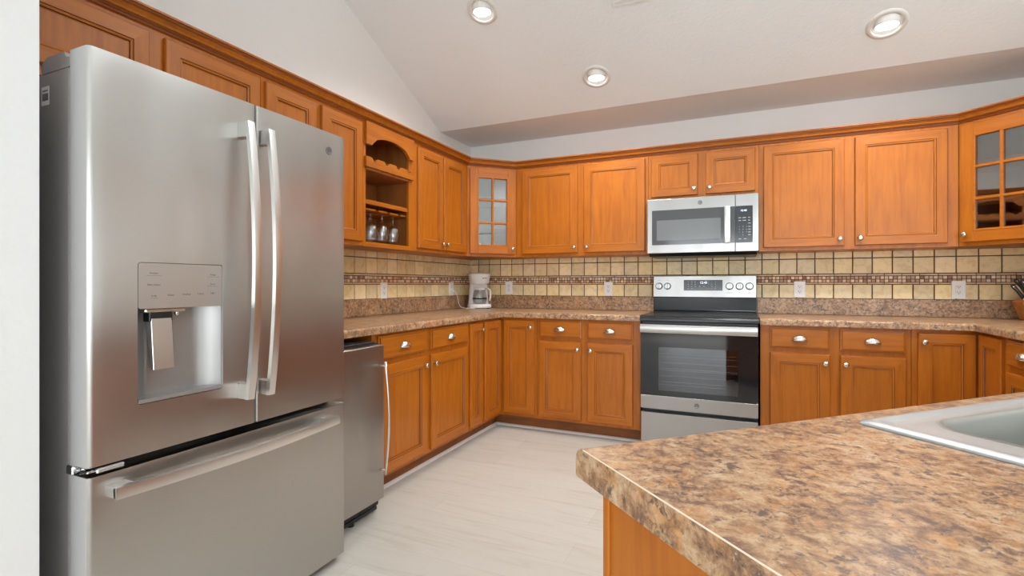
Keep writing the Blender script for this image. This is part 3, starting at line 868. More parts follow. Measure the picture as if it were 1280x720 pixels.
def splash(name, label, axis, lo, hi, phase, skip=None):
    """axis 'y': on the back wall, running in x; 'x' on the left wall; 'r' on the right wall"""
    def P(a, b, z0, z1, d0, d1):
        if axis == 'y': return (a, -d1, z0), (b, -d0, z1)
        if axis == 'x': return (d0, a, z0), (d1, b, z1)
        return (W - d1, a, z0), (W - d0, b, z1)
    mb = MB(); a, b = P(lo, hi, 1.033, 1.372, .0005, .005); mb.box(a, b)
    g = mb.build(name, 'grout'); tag(g, label, 'tile backsplash')
    field = []; k0 = math.floor((lo - phase) / TP)
    x = phase + k0 * TP
    gr = .0022
    while x < hi:
        a, b = max(x + gr, lo), min(x + TP - gr, hi)
        if b - a > .012:
            for z0, z1 in ((1.034, 1.133), (1.210, 1.3165), (1.3205, 1.371)):
                p, q = P(a, b, z0, z1, .003, .009); field.append((p, q, tile_col()))
        x += TP
    tinted(field, 'stone_tiles', g, {'y': 'y', 'x': 'x', 'r': 'r'}[axis])
    mos = []; s = .0245; x = lo; i = 0
    while x < hi:
        b = min(x + s - .0018, hi)
        if b - x > .006:
            for r in range(2):
                z0 = 1.1485 + r * .0225
                c = MOS[2] if (i + r) % 2 == 0 and random.random() < .6 else random.choice(MOS)
                kk = random.uniform(.85, 1.1); p, q = P(x, b, z0, z0 + .0208, .003, .0085); mos.append((p, q, tuple(v * kk for v in c)))
        x += s; i += 1
    x = lo
    while x < hi:
        b = min(x + .098 - .002, hi)
        if b - x > .01:
            for z0, z1 in ((1.1365, 1.1468), (1.1946, 1.2065)):
                kk = random.uniform(.9, 1.05); p, q = P(x, b, z0, z1, .003, .010); mos.append((p, q, (.78 * kk, .57 * kk, .38 * kk)))
        x += .098
    tinted(mos, 'mosaic_border', g, axis)
    return g
splash('tile_backsplash', 'cream stone tile backsplash with mosaic band along the back wall behind the range', 'y', .0095, W - .0095, .431)
splash('tile_backsplash', 'cream stone tile backsplash with a mosaic band, on the left wall near the fridge', 'x', -2.598, -.0095, -1.6)

splash('tile_backsplash', 'cream stone tile backsplash with a mosaic band, on the right wall behind the knife block', 'r', -2.195, -.0095, -1.6)

# ================================================================== REFRIGERATOR
FX, FY0, FY1 = .86, -3.516, -2.612
def emblem(name, parent, ctr, ax, sgn, r):
    """round maker's badge: disc, rim and script letters"""
    mb = MB()
    mb.mi = 0; mb.lathe([(r, 0), (r, .0016), (r * .93, .0026), (r * .86, .0020), (0, .0020)], ctr, ax={'x': 0, 'y': 1}[ax], seg=28, sign=sgn)
    mb.mi = 1
    m = Matrix.Translation(ctr) @ wallface(ax, sgn) @ Matrix.Translation((0, 0, .0023))
    mb.text('GE', m, r * 1.0)
    o = mb.build(name, ['emblem_grey', 'legend'], parent); return o
M['emblem_grey'] = plain('emblem_grey', (0.20, 0.195, 0.19), 0.35, 0.6)
fr = thing('refrigerator', 'large stainless steel french-door refrigerator with a water dispenser in its left door', 'refrigerator', (.45, -3.065, 0))
mb = MB().box((.03, FY0 + .004, .03), (.763, FY1 - .004, 1.700), .004, 2)
mb.build('cabinet_case', 'dark_side', fr)
MB().box((.763, FY0 + .012, .05), (.776, FY1 - .012, 1.695)).build('gasket', 'gap', fr)
def fdoor_outline(y0, y1, r0, r1):
    """plan outline of a slightly crowned door, rounded front corners"""
    pts = [(.777, y0), ]
    N = 18
    ym, hw = (FY0 + FY1) / 2, (FY1 - FY0) / 2
    def xf(y): return FX + .004 * (1 - ((y - ym) / hw) ** 2) - .002
    for i in range(5):
        a = R(90 * i / 4); pts.append((xf(y0 + r0) - r0 + r0 * math.sin(a), y0 + r0 - r0 * math.cos(a)))
    for i in range(1, N): y = y0 + r0 + (y1 - r1 - y0 - r0) * i / N; pts.append((xf(y), y))
    for i in range(5):
        a = R(90 * i / 4); pts.append((xf(y1 - r1) - r1 + r1 * math.cos(a), y1 - r1 + r1 * math.sin(a)))
    pts.append((.777, y1)); return pts
ZD0, ZD1 = .672, 1.737
# left door with a dispenser opening cut through its front skin
DY0, DY1, DZ0, DZ1 = -3.402, -3.156, .808, 1.196
SPL = -3.038
def cut(o, h):
    m = o.modifiers.new('cut', 'BOOLEAN'); m.operation = 'DIFFERENCE'; m.object = h; m.solver = 'EXACT'
    dg = bpy.context.evaluated_depsgraph_get(); dg.update()
    me = bpy.data.meshes.new_from_object(o.evaluated_get(dg)); o.modifiers.clear(); o.data = me; bpy.data.objects.remove(h)
ld = MB().prism(fdoor_outline(FY0, SPL - .003, .012, .006), 2, ZD0, ZD1).build('door', 'steel', fr)
def rrect(y0, y1, z0, z1, r, k=4):
    pts = []
    for cy, cz, a0 in ((y1 - r, z1 - r, 0), (y0 + r, z1 - r, 90), (y0 + r, z0 + r, 180), (y1 - r, z0 + r, 270)):
        for i in range(k + 1): a = R(a0 + 90 * i / k); pts.append((cy + r * math.cos(a), cz + r * math.sin(a)))
    return pts
h = MB().prism(rrect(DY0, DY1, DZ0, DZ1, .009), 0, .795, .90).build('cutter', 'gap'); WM[h] = Matrix()
h.matrix_world = Matrix.Translation(-Vector((.45, -3.065, 0))) @ h.matrix_world if False else h.matrix_world
h.parent = fr; h.matrix_parent_inverse = Matrix.Translation((-.45, 3.065, 0)); cut(ld, h); soft(ld, 30)
rd = soft(MB().prism(fdoor_outline(SPL + .004, FY1, .006, .012), 2, ZD0, ZD1).build('door', 'steel', fr), 30)
dd = soft(MB().prism(fdoor_outline(FY0, FY1, .012, .012), 2, .035, .647).build('freezer_drawer', 'steel', fr), 30)
MB().box((.70, FY0 + .03, 0), (.74, FY1 - .03, .05)).build('foot_grille', 'black', fr)
for o in (ld, rd, dd):
    o.data.materials.append(M['door_side']); k = len(o.data.materials) - 1
    for p in o.data.polygons:
        if abs(p.normal.y) > .9 and p.center.x + .45 < FX - .008: p.material_index = k
# dispenser
dp = MB().prism(rrect(DY0 + .0015, DY1 - .0015, 1.068, DZ1 - .0015, .007), 0, .800, FX - .0005).build('control_panel', 'panel_grey' if False else 'steel_panel' if 'steel_panel' in M else 'nickel', ld)
M['panel'] = plain('dispenser_panel_grey', (0.50, 0.485, 0.465), 0.34, 0.75)
M['recess'] = plain('dispenser_recess_grey', (0.36, 0.35, 0.34), 0.35, 0.6)
dp.data.materials.clear(); dp.data.materials.append(M['panel'])
mb = MB()                                     # hollow of the dispenser with a curved back
N = 24
back = [(FX - .004 - .054 * min(1, (math.sin(math.pi * i / N) * 1.6)) ** .6, DY0 + .002 + (DY1 - DY0 - .004) * i / N) for i in range(N + 1)]
mb.prism([(.797, DY0 + .002)] + back + [(.797, DY1 - .002)], 2, DZ0 + .010, 1.068)
soft(mb.build('recess', 'recess', ld), 40)
tray = [(FX - .001, DY0 + .002), (FX - .001, DY1 - .002)] + [(FX - .004 - .054 * min(1, math.sin(math.pi * (1 - i / N)) * 1.6) ** .6, DY1 - .004 - (DY1 - DY0 - .008) * i / N) for i in range(N + 1)]
MB().prism(tray, 2, DZ0 + .0015, DZ0 + .012).build('drip_tray', 'recess', ld)
mb = MB(); mb.mi = 0
m0 = [(.842, .900), (.858, .895), (.846, 1.040), (.824, 1.052), (.818, 1.040)]
mb.prism([(x, z) for x, z in m0], 1, -3.360, -3.303, .0015, 1); mb.mi = 1
mb.box((.816, -3.364, 1.030), (.846, -3.300, 1.058), .002, 1)
mb.build('paddle', ['range_bar', 'black'], ld)
MB().box((.812, -3.376, 1.056), (.848, -3.262, 1.067), .003, 1).lathe([(.0065, 0), (.0065, .012), (.004, .016), (0, .016)], (.836, -3.283, 1.060), sign=-1, seg=14).build('nozzle', 'nickel', ld)
mb = MB(); TF = Matrix.Translation((FX - .0004, 0, 0)) @ wallface('x', 1)
for s, px, pz, ul in (('Freezer', 215, 162, 1), ('Filter Status', 215, 268, 0), ('Lock', 215, 370, .5), ('Water', 358, 365, 0), ('Crushed', 497, 360, 0),
                      ('Cubed', 628, 357, 0), ('Light', 748, 353, 0), ('Fridge', 750, 168, 1), ('Door', 748, 262, .9)):
    yy = DY0 + (px - 85) / 763 * (DY1 - DY0); zz = DZ1 - (pz - 65) / 420 * .128
    mb.text(s, TF @ Matrix.Translation((yy, zz, 0)), .0072)
    if ul: mb.box((FX - .0006, yy - .020 * ul, zz - .0068), (FX - .0001, yy + .020 * ul, zz - .0061))
mb.build('legend', 'legend', dp)
# bowed bar handles
def bow_v(y, z0, z1, par):
    mb = MB(); N = 20; w = .028
    t = bmesh.new(); rows = []
    for i in range(N + 1):
        u = i / N; z = z0 + (z1 - z0) * u; x = FX + .052 + .034 * math.sin(math.pi * u) ** .9
        th = .013
        rows.append([t.verts.new(p) for p in ((x - th, y - w / 2, z), (x, y - w / 2 + .002, z), (x + .001, y, z), (x, y + w / 2 - .002, z), (x - th, y + w / 2, z))])
    for i in range(N):
        for j in range(5): t.faces.new((rows[i][j], rows[i][(j + 1) % 5], rows[i + 1][(j + 1) % 5], rows[i + 1][j]))
    t.faces.new(rows[0]); t.faces.new(rows[-1]); bmesh.ops.recalc_face_normals(t, faces=list(t.faces)); mb.merge(t)
    for za, zb in ((z0, z0 + .05), (z1 - .05, z1)): mb.box((FX - .002, y - w / 2 + .002, za), (FX + .048, y + w / 2 - .002, zb), .002, 1)
    return soft(mb.build('handle', 'steel_bar', par), 40)
bow_v(-3.094, .765, 1.660, ld)
bow_v(-3.016, .765, 1.655, rd)
mb = MB(); N = 24; t = bmesh.new(); rows = []
ya, yb, zc, hh = -3.479, -2.697, .604, .034
for i in range(N + 1):
    u = i / N; y = ya + (yb - ya) * u; x = FX + .050 + .030 * math.sin(math.pi * u)
    rows.append([t.verts.new(p) for p in ((x - .013, y, zc - hh / 2), (x, y, zc - hh / 2 + .002), (x + .001, y, zc), (x, y, zc + hh / 2 - .002), (x - .013, y, zc + hh / 2))])
for i in range(N):
    for j in range(5): t.faces.new((rows[i][j], rows[i][(j + 1) % 5], rows[i + 1][(j + 1) % 5], rows[i + 1][j]))
t.faces.new(rows[0]); t.faces.new(rows[-1]); bmesh.ops.recalc_face_normals(t, faces=list(t.faces)); mb.merge(t)
for y in (ya, yb - .05): mb.box((FX - .002, y, zc - hh / 2 + .003), (FX + .045, y + .05, zc + hh / 2 - .003), .002, 1)
soft(mb.build('handle', 'steel_bar', dd), 40)
emblem('emblem', rd, (FX + .0005, -2.705, 1.664), 'x', 1, .0155)
for y0, y1 in ((FY0 + .004, FY0 + .085), (FY1 - .085, FY1 - .004)):
    MB().prism([(.63, 1.700), (.63, 1.728), (.66, 1.742), (.74, 1.742), (.75, 1.728), (.79, 1.720), (.815, 1.738), (.815, 1.7375), (.79, 1.712), (.763, 1.700)], 1, y0, y1).build('hinge_cover', 'dark_side', fr)
mb = MB().box((.770, FY0 - .006, .648), (.800, FY0 + .03, .672), .003, 1).lathe([(.011, 0), (.011, .018)], (.815, FY0 + .014, .651), seg=16).box((.80, FY0 + .002, .655), (.85, FY0 + .022, .663), .003, 1)
mb.box((.845, FY0 + .020, .652), (.858, FY0 + .085, .666), .003, 1)
mb.build('hinge', 'chrome', fr)
mb = MB(); mb.mi = 0; mb.box((.630, FY0 + .0034, 1.615), (.668, FY0 + .0042, 1.665)); mb.mi = 1
for i in range(9): x = .636 + i * .0033; mb.box((x, FY0 + .0028, 1.627), (x + (.0012 if i % 3 else .0022), FY0 + .0036, 1.646))
mb.box((.636, FY0 + .0028, 1.652), (.662, FY0 + .0036, 1.655))
mb.build('sticker', ['white', 'legend'], fr)

# ================================================================== MINI FRIDGE
mf = thing('mini_fridge', 'small worn stainless mini fridge squeezed between the refrigerator and base cabinet', 'mini fridge', (.45, -2.41, 0))
MB().box((.16, -2.600, .03), (.688, -2.190, .845), .006, 2).build('case', 'black', mf)
o = soft(MB().prism([(.694, -2.604), (.742, -2.604), (.7475, -2.598), (.7485, -2.41), (.7475, -2.226), (.742, -2.220), (.694, -2.220)], 2, .088, .838, .002, 1).build('door', 'steel_dark', mf), 30)
MB().box((.688, -2.598, .095), (.694, -2.226, .832)).build('gasket', 'gap', mf)
pts = []
for i in range(15):
    u = i / 14; pts.append((.778 + .022 * math.sin(math.pi * u), -2.252, .215 + .545 * u))
mb = MB().tube(pts, .006, 10).tube([(.747, -2.252, .235), (.781, -2.252, .235)], .0045, 8).tube([(.747, -2.252, .740), (.781, -2.252, .740)], .0045, 8)
mb.build('handle', 'steel_bar', o)
mb = MB().box((.655, -2.590, .012), (.690, -2.205, .030), .003, 1).box((.640, -2.590, .030), (.670, -2.205, .085)).box((.672, -2.330, .030), (.688, -2.322, .085)).box((.672, -2.225, .030), (.690, -2.207, .080), .002, 1)
mb.build('foot_grille', 'black', mf)
MB().lathe([(.018, 0), (.018, .012), (.012, .016), (.012, .02)], (.675, -2.38, 0), seg=14).build('foot', 'black', mf)
MB().lathe([(.018, 0), (.018, .012), (.012, .016), (.012, .03)], (.25, -2.38, 0), seg=14).build('foot', 'black', mf)
MB().prism([(.690, -2.600), (.690, -2.225), (.40, -2.225), (.40, -2.600)], 2, .845, .852, .002, 1).build('top_lid', 'charcoal', mf)

# ================================================================== RANGE
RX0, RX1 = 1.712, 2.448
RC = (RX0 + RX1) / 2
rg = thing('range', 'freestanding stainless steel electric range with black glass cooktop and oven door', 'range', (RC, -.35, 0))
MB().box((RX0 + .004, -.628, .03), (RX1 - .004, -.02, .895)).build('body', 'black', rg)
mb = MB().prism([(-.085, .895), (-.085, .921), (-.640, .921), (-.664, .915), (-.672, .900), (-.672, .884), (-.660, .880), (-.640, .890)], 0, RX0 - .006, RX1 + .006, .002, 1)
ck = mb.build('cooktop', 'cooktop', rg)
# burner rings on the glass
for bx, by, br in ((1.90, -.50, .105), (2.27, -.50, .085), (1.90, -.24, .080), (2.27, -.24, .105)):
    MB().lathe([(br, .9210), (br, .9214), (br - .003, .9214), (br - .003, .9210)], (bx, by, 0), seg=40, caps=False).build('burner_ring', 'cooktop', ck)
# backguard: black lower band and tilted steel control panel
MB().prism([(-.022, .90), (-.022, 1.200), (-.088, 1.200), (-.098, 1.037), (-.085, 1.034), (-.080, .935), (-.098, .921), (-.098, .90)], 0, RX0 - .001, RX1 + .001, .002, 1).build('backguard', 'cooktop', rg)
PSL = .0105 / .159
def py(z): return -.0995 + (z - 1.038) * PSL
def onpanel(x, z): return (x, py(z), z)
tilt = math.atan2(.0105, .16)
cpn = MB().prism([(-.090, 1.038), (-.0995, 1.038), (-.0890, 1.197), (-.0840, 1.199), (-.078, 1.199), (-.078, 1.045)], 0, RX0 + .001, RX1 - .001).build('control_panel', 'steel_range', rg)
dsp = MB().prism([(py(1.086) - .0008, 1.086), (py(1.168) - .0008, 1.168), (py(1.168) + .003, 1.168), (py(1.086) + .003, 1.086)], 0, 1.940, 2.218)
o = dsp.build('display', 'charcoal', cpn)
TB = lambda x, z: Matrix.Translation((x, py(z) - .0010, z)) @ Matrix.Rotation(-tilt, 4, 'X') @ wallface('y', -1)
MB().text('12:40', TB(2.083, 1.147), .024).build('clock_digits', 'digits', o)
mb = MB()
for i, px in enumerate((1.974, 1.998, 2.024)):
    for j, pz in enumerate((1.153, 1.136, 1.119, 1.102)):
        if not (i == 2 and j == 3): mb.box((px - .006, py(pz) - .0014, pz - .003), (px + .006, py(pz), pz + .003))
nums = [['1', '2', '3'], ['4', '5', '6'], ['7', '8', '9'], ['', '0', '']]
for j, pz in enumerate((1.153, 1.136, 1.119, 1.102)):
    for i, px in enumerate((2.118, 2.142, 2.168)):
        if nums[j][i]: mb.text(nums[j][i], TB(px, pz), .012)
for px in (2.056, 2.086): mb.box((px - .006, py(1.119) - .0014, 1.116), (px + .006, py(1.119), 1.122))
mb.box((2.162, py(1.102) - .0014, 1.099), (2.176, py(1.102), 1.106))
mb.build('legend', 'legend_w', o)
for i, kx in enumerate((1.754, 1.818, 2.267, 2.336, 2.403)):
    m = Matrix.Translation(onpanel(kx, 1.120)) @ Matrix.Rotation(-tilt, 4, 'X')
    mb = MB(); mb.mi = 1; mb.lathe([(.0275, -.002), (.0275, .0035), (.0245, .0035)], (0, 0, 0), ax=1, seg=28, sign=-1); mb.mi = 0
    mb.lathe([(.0235, .0), (.0228, .016), (.0205, .020), (0, .0205)], (0, 0, 0), ax=1, seg=28, sign=-1)
    mb.box((-.0055, -.034, -.0205), (.0055, -.018, .0205), .002, 1)
    mb.xf(m); soft(mb.build('knob', ['range_bar', 'black'], cpn), 40)
mb = MB()
for kx in (2.267, 2.336, 2.403):
    w = .018 if kx < 2.3 else .008
    mb.box((kx - w, py(1.072) - .0006, 1.070), (kx + w, py(1.072) + .0004, 1.073))
    mb.box((kx - .002, py(1.166) - .0006, 1.164), (kx + .002, py(1.166) + .0004, 1.168))
for kx in (1.754, 1.818): mb.box((kx - .004, py(1.166) - .0006, 1.164), (kx + .004, py(1.166) + .0004, 1.168))
for dz in (0, .008): mb.box((1.880, py(1.116) - .0008, 1.112 + dz), (1.884, py(1.116) + .0006, 1.115 + dz))
mb.build('legend', 'legend', cpn)
# oven door
WX0, WX1, WZ0, WZ1 = 1.832, 2.328, .414, .708
mb = MB()
for a, b in (((RX0 + .002, .376), (WX0, .866)), ((WX1, .376), (RX1 - .002, .866)), ((WX0, .376), (WX1, WZ0)), ((WX0, WZ1), (WX1, .866))):
    mb.box((a[0], -.678, a[1]), (b[0], -.630, b[1]))
od = mb.build('oven_door', 'blackglass', rg)
MB().box((WX0, -.6775, WZ0), (WX1, -.674, WZ1)).build('window_pane', 'oven', od)
mb = MB(); mb.mi = 0; mb.box((WX0, -.636, WZ0), (WX1, -.632, WZ1)); mb.mi = 1
for zz in (.45, .47, .51, .55, .56, .60, .64, .66): mb.box((WX0 + .004, -.652, zz), (WX1 - .004, -.649, zz + .003))
mb.build('oven_rack', ['charcoal', 'nickel'], od)
sb = MB().box((RX0 + .002, -.680, .285), (RX1 - .002, -.630, .375), .002, 1).build('lower_trim', 'steel_range', od)
emblem('emblem', sb, (RC, -.680, .331), 'y', -1, .0165)
mb = MB(); N = 16; t = bmesh.new(); rows = []
for i in range(N + 1):
    u = i / N; x = RX0 + .006 + (RX1 - RX0 - .012) * u; y = -.722 - .006 * math.sin(math.pi * u)
    rows.append([t.verts.new(p) for p in ((x, y + .016, .806), (x, y + .002, .808), (x, y - .003, .820), (x, y - .004, .836), (x, y - .003, .852), (x, y + .002, .864), (x, y + .016, .866))])
for i in range(N):
    for j in range(7): t.faces.new((rows[i][j], rows[i][(j + 1) % 7], rows[i + 1][(j + 1) % 7], rows[i + 1][j]))
t.faces.new(rows[0]); t.faces.new(rows[-1]); bmesh.ops.recalc_face_normals(t, faces=list(t.faces)); mb.merge(t)
for x in (RX0 + .008, RX1 - .043): mb.box((x, -.716, .815), (x + .035, -.676, .858), .003, 1)
soft(mb.build('handle', 'range_bar', od), 40)
MB().box((RX0 + .003, -.672, .045), (RX1 - .003, -.628, .258), .004, 2).build('storage_drawer', 'steel_range', rg)
for x in (RX0 + .05, RX1 - .05):
    for y in (-.56, -.10): MB().lathe([(.018, 0), (.018, .02), (.010, .022), (.010, .034)], (x, y, 0), seg=14).build('foot', 'black', rg)

# ================================================================== MICROWAVE
MX0, MX1, MZ0, MZ1, MY = 1.713, 2.456, 1.362, 1.757, -.400
mw = thing('microwave', 'stainless steel over-range microwave under the short wall cabinet', 'microwave', ((MX0 + MX1) / 2, -.20, MZ0))
MB().box((MX0 + .002, -.372, MZ0 + .002), (MX1 - .002, -.012, MZ1 - .001)).build('case', 'steel_dark', mw)
MB().prism([(-.392, MZ0 + .002), (-.360, MZ0 - .022), (-.05, MZ0 - .022), (-.03, MZ0 + .002)], 0, MX0 + .01, MX1 - .01).build('underside_vent', 'black', mw)
SX = 2.309
o = MB().box((MX0, MY, MZ0), (SX - .001, -.372, MZ1), .003, 2).build('door', 'steel_range', mw)
gf = MB().prism([(x, zz) for x, zz in rrect(1.747, SX - .0015, 1.422, 1.676, .006)], 1, MY - .0015, MY + .002).build('door_glass', 'charcoal', o)
MB().prism(rrect(1.781, 2.217, 1.455, 1.602, .004), 1, MY - .0022, MY - .0010).build('window', 'mw_window' if 'mw_window' in M else 'charcoal', gf)
mb = MB(); mb.box((2.239, MY - .038, 1.420), (2.278, MY - .026, 1.676), .004, 2).box((2.243, MY - .030, 1.428), (2.274, MY - .001, 1.452), .002, 1).box((2.243, MY - .030, 1.644), (2.274, MY - .001, 1.668), .002, 1)
soft(mb.build('handle', 'steel_bar', o), 40)
emblem('emblem', o, (2.080, MY, 1.717), 'y', -1, .0165)
p2 = MB().box((SX + .001, MY, MZ0), (MX1, -.372, MZ1), .003, 2).build('control_panel', 'steel_range', mw)
kp = MB().prism(rrect(SX + .002, 2.419, 1.422, 1.676, .006), 1, MY - .0015, MY + .002).build('keypad', 'keypad', p2)
TM = lambda x, z: Matrix.Translation((x, MY - .0016, z)) @ wallface('y', -1)
MB().text('12:40', TM(2.362, 1.643), .018).build('clock_digits', 'digits', kp)
mb = MB()
for j, row in enumerate((('1', '2', '3'), ('4', '5', '6'), ('7', '8', '9'), ('', '0', ''))):
    for i, ch_ in enumerate(row):
        if ch_: mb.text(ch_, TM(2.336 + i * .022, 1.532 - j * .019), .0115)
for zz in (1.594, 1.575):
    for xx, w in ((2.338, .008), (2.366, .011), (2.396, .006)): mb.box((xx - w, MY - .0021, zz - .0022), (xx + w, MY - .0015, zz + .0022))
for zz in (1.555, 1.532, 1.513, 1.494, 1.475): mb.box((2.391, MY - .0021, zz - .002), (2.406, MY - .0015, zz + .002))
for xx in (2.338, 2.372): mb.box((xx - .008, MY - .0021, 1.446), (xx + .008, MY - .0015, 1.450))
mb.build('legend', 'legend_w', kp)

# ================================================================== SMALL THINGS
# wall outlets
def outlet(label, pos, ax):
    t = thing('wall_outlet', label, 'outlet', pos, 0 if ax == 'y' else L90)
    y0 = -.0095                                     # in front of the tiles
    mb = MB().prism(rrect(-.036, .036, -.058, .058, .004), 1, y0 - .006, y0 + .001, .0012, 1)
    pl = mb.build('cover_plate', 'plate', t, world=False)
    MB().prism(rrect(-.0165, .0165, -.0335, .0335, .003), 1, y0 - .0075, y0 - .005).build('receptacle', 'white', t, world=False)
    mb = MB()
    for s in (-1, 1):
        zc = s * .0185
        mb.box((-.0075, y0 - .0079, zc), (-.0055, y0 - .0073, zc + .009)).box((.0055, y0 - .0079, zc), (.0075, y0 - .0073, zc + .008))
        mb.lathe([(.0026, .0073), (.0026, .0079)], (0, y0, zc - .0055), ax=1, seg=10, sign=-1)
    mb.build('socket_slot', 'black', t, world=False)
    return t
outlet('white wall outlet on the left wall nearest the fridge', (0, -1.303, 1.090), 'x')
outlet('white wall outlet on the left wall with the coffee maker cord plugged in', (0, -.378, 1.093), 'x')
outlet('white wall outlet on the back wall just right of the coffee maker', (.405, 0, 1.101), 'y')
outlet('white wall outlet on the back wall a little left of the range', (1.328, 0, 1.096), 'y')
outlet('white wall outlet on the back wall a little right of the range', (2.734, 0, 1.098), 'y')
outlet('white wall outlet on the back wall nearest the knife block', (3.641, 0, 1.099), 'y')

# coffee maker, turned to face the room from the corner
cm = thing('coffee_maker', 'white drip coffee maker standing in the corner of the left countertop', 'coffee maker', (.195, -.195, CT), R(36))
def oval(w, d, y, k=28, p=2.6):
    pts = []
    for i in range(k):
        a = 2 * math.pi * i / k; c, s = math.cos(a), math.sin(a)
        pts.append((w / 2 * abs(c) ** (2 / p) * (1 if c >= 0 else -1), y + d / 2 * abs(s) ** (2 / p) * (1 if s >= 0 else -1)))
    return pts
def loft(rows, cap=True):
    t = bmesh.new(); rs = [[t.verts.new((x, y, z)) for x, y in pts] for pts, z in rows]; n = len(rs[0])
    for i in range(len(rs) - 1):
        for j in range(n): f = t.faces.new((rs[i][j], rs[i][(j + 1) % n], rs[i + 1][(j + 1) % n], rs[i + 1][j])); f.smooth = True
    if cap: t.faces.new(rs[0]); t.faces.new(rs[-1])
    bmesh.ops.recalc_face_normals(t, faces=list(t.faces)); return t
mb = MB(); mb.merge(loft([(oval(.205, .200, 0), .006), (oval(.214, .210, 0), .014), (oval(.214, .210, 0), .030), (oval(.202, .198, 0), .040), (oval(.15, .15, 0), .044)])); soft(mb.build('base', 'white', cm, world=False), 50)
mb = MB()
for sx in (-1, 1):
    for yy in (-.06, .06): mb.lathe([(.012, 0), (.012, .008)], (sx * .07, yy, 0), seg=12)
mb.build('foot', 'black', cm, world=False)
mb = MB(); mb.merge(loft([(oval(.186, .080, .060, p=4), .035), (oval(.172, .072, .062, p=4), .12), (oval(.158, .070, .062, p=4), .22), (oval(.166, .078, .058, p=4), .245)])); soft(mb.build('water_tank', 'white', cm, world=False), 50)
mb = MB(); mb.merge(loft([(oval(.160, .165, .006), .222), (oval(.172, .178, .006), .230), (oval(.193, .194, .004), .285), (oval(.199, .199, .004), .300)])); soft(mb.build('brew_basket', 'white', cm, world=False), 50)
mb = MB(); mb.merge(loft([(oval(.204, .204, .004), .300), (oval(.206, .206, .004), .308), (oval(.190, .190, .004), .316), (oval(.10, .10, .004), .318)])); soft(mb.build('lid', 'white', cm, world=False), 50)
mb = MB().box((.018, -.0985, .268), (.032, -.0950, .275)).box((.040, -.0975, .268), (.054, -.0930, .275)); mb.build('badge', 'legend', cm, world=False)
ca = MB().lathe([(.050, .046), (.060, .052), (.064, .085), (.060, .13), (.048, .168), (.046, .175), (.044, .170), (.057, .128), (.061, .085), (.057, .055), (.048, .049)], (0, -.030, 0), seg=28).build('carafe', 'carafe', cm, world=False)
MB().lathe([(.050, .166), (.052, .178), (.046, .186), (.02, .190), (0, .190)], (0, -.030, 0), seg=24).build('carafe_lid', 'white', ca, world=False)
MB().tube([(.045, -.055, .176), (.072, -.085, .176), (.085, -.095, .160), (.086, -.096, .11), (.080, -.09, .070)], .0085, 8).build('carafe_handle', 'white', ca, world=False)
MB().lathe([(.0645, .084), (.0655, .086), (.0655, .094), (.0645, .096)], (0, -.030, 0), seg=28, caps=False).build('carafe_band', 'black', ca, world=False)
MB().lathe([(.062, .042), (.062, .0465), (0, .0465)], (0, -.030, 0), seg=24).build('hot_plate', 'dark_side', cm, world=False)
pc = [(.020, -.372, 1.075), (.045, -.368, 1.072), (.058, -.355, 1.050), (.060, -.345, 1.010), (.068, -.340, .965), (.085, -.335, .932), (.120, -.320, .923), (.160, -.300, .9222), (.185, -.285, .9225)]
mb = MB().tube(pc, .0032, 8).box((.017, -.386, 1.064), (.036, -.360, 1.088), .004, 2).box((.150, -.318, .919), (.205, -.268, .926), .003, 1)
mb.build('power_cord', 'white', cm)

# wine glasses hanging upside down (bowl downwards) from the slats
def wineglass():
    mb = MB()
    p = [(.033, .000), (.036, -.002), (.030, -.0045), (.008, -.009), (.0042, -.016), (.0036, -.045), (.0042, -.072), (.010, -.080), (.024, -.090), (.034, -.106), (.0385, -.128), (.0380, -.150), (.034, -.178), (.0318, -.192)]
    p = [(r * 1.12, z) if z < -.075 else (r, z) for r, z in p]
    inner = [(r - .0012, z) for r, z in reversed(p) if z < -.085]
    inner[-1] = (0.004, -.084)
    mb.lathe(p + [(.0342, -.192)] + inner[1:] + [(0, -.083)], (0, 0, 0), seg=28)
    o = mb.build('wine_glass', 'stem'); return o
g0 = wineglass()
spots = [(GX[2], .085, 'hanging wine glass nearest the right side of the open rack, front row'),
         (GX[1], .085, 'hanging wine glass in the middle of the front row of the open rack'),
         (GX[0], .085, 'hanging wine glass at the left of the front row of the open rack'),
         (GX[1], .190, 'hanging wine glass behind the middle one, back of the open rack'),
         (GX[0], .190, 'hanging wine glass behind the left one, back of the open rack')]
for i, (lx, ly, lb) in enumerate(spots):
    o = g0 if i == 0 else g0.copy()
    if i: C.objects.link(o)
    p = WM[wine_root] @ Vector((lx, ly, RZ - UZ0 + .0050))
    o.location = p; tag(o, lb, 'wine glass', 'wine glasses hanging in the open rack')

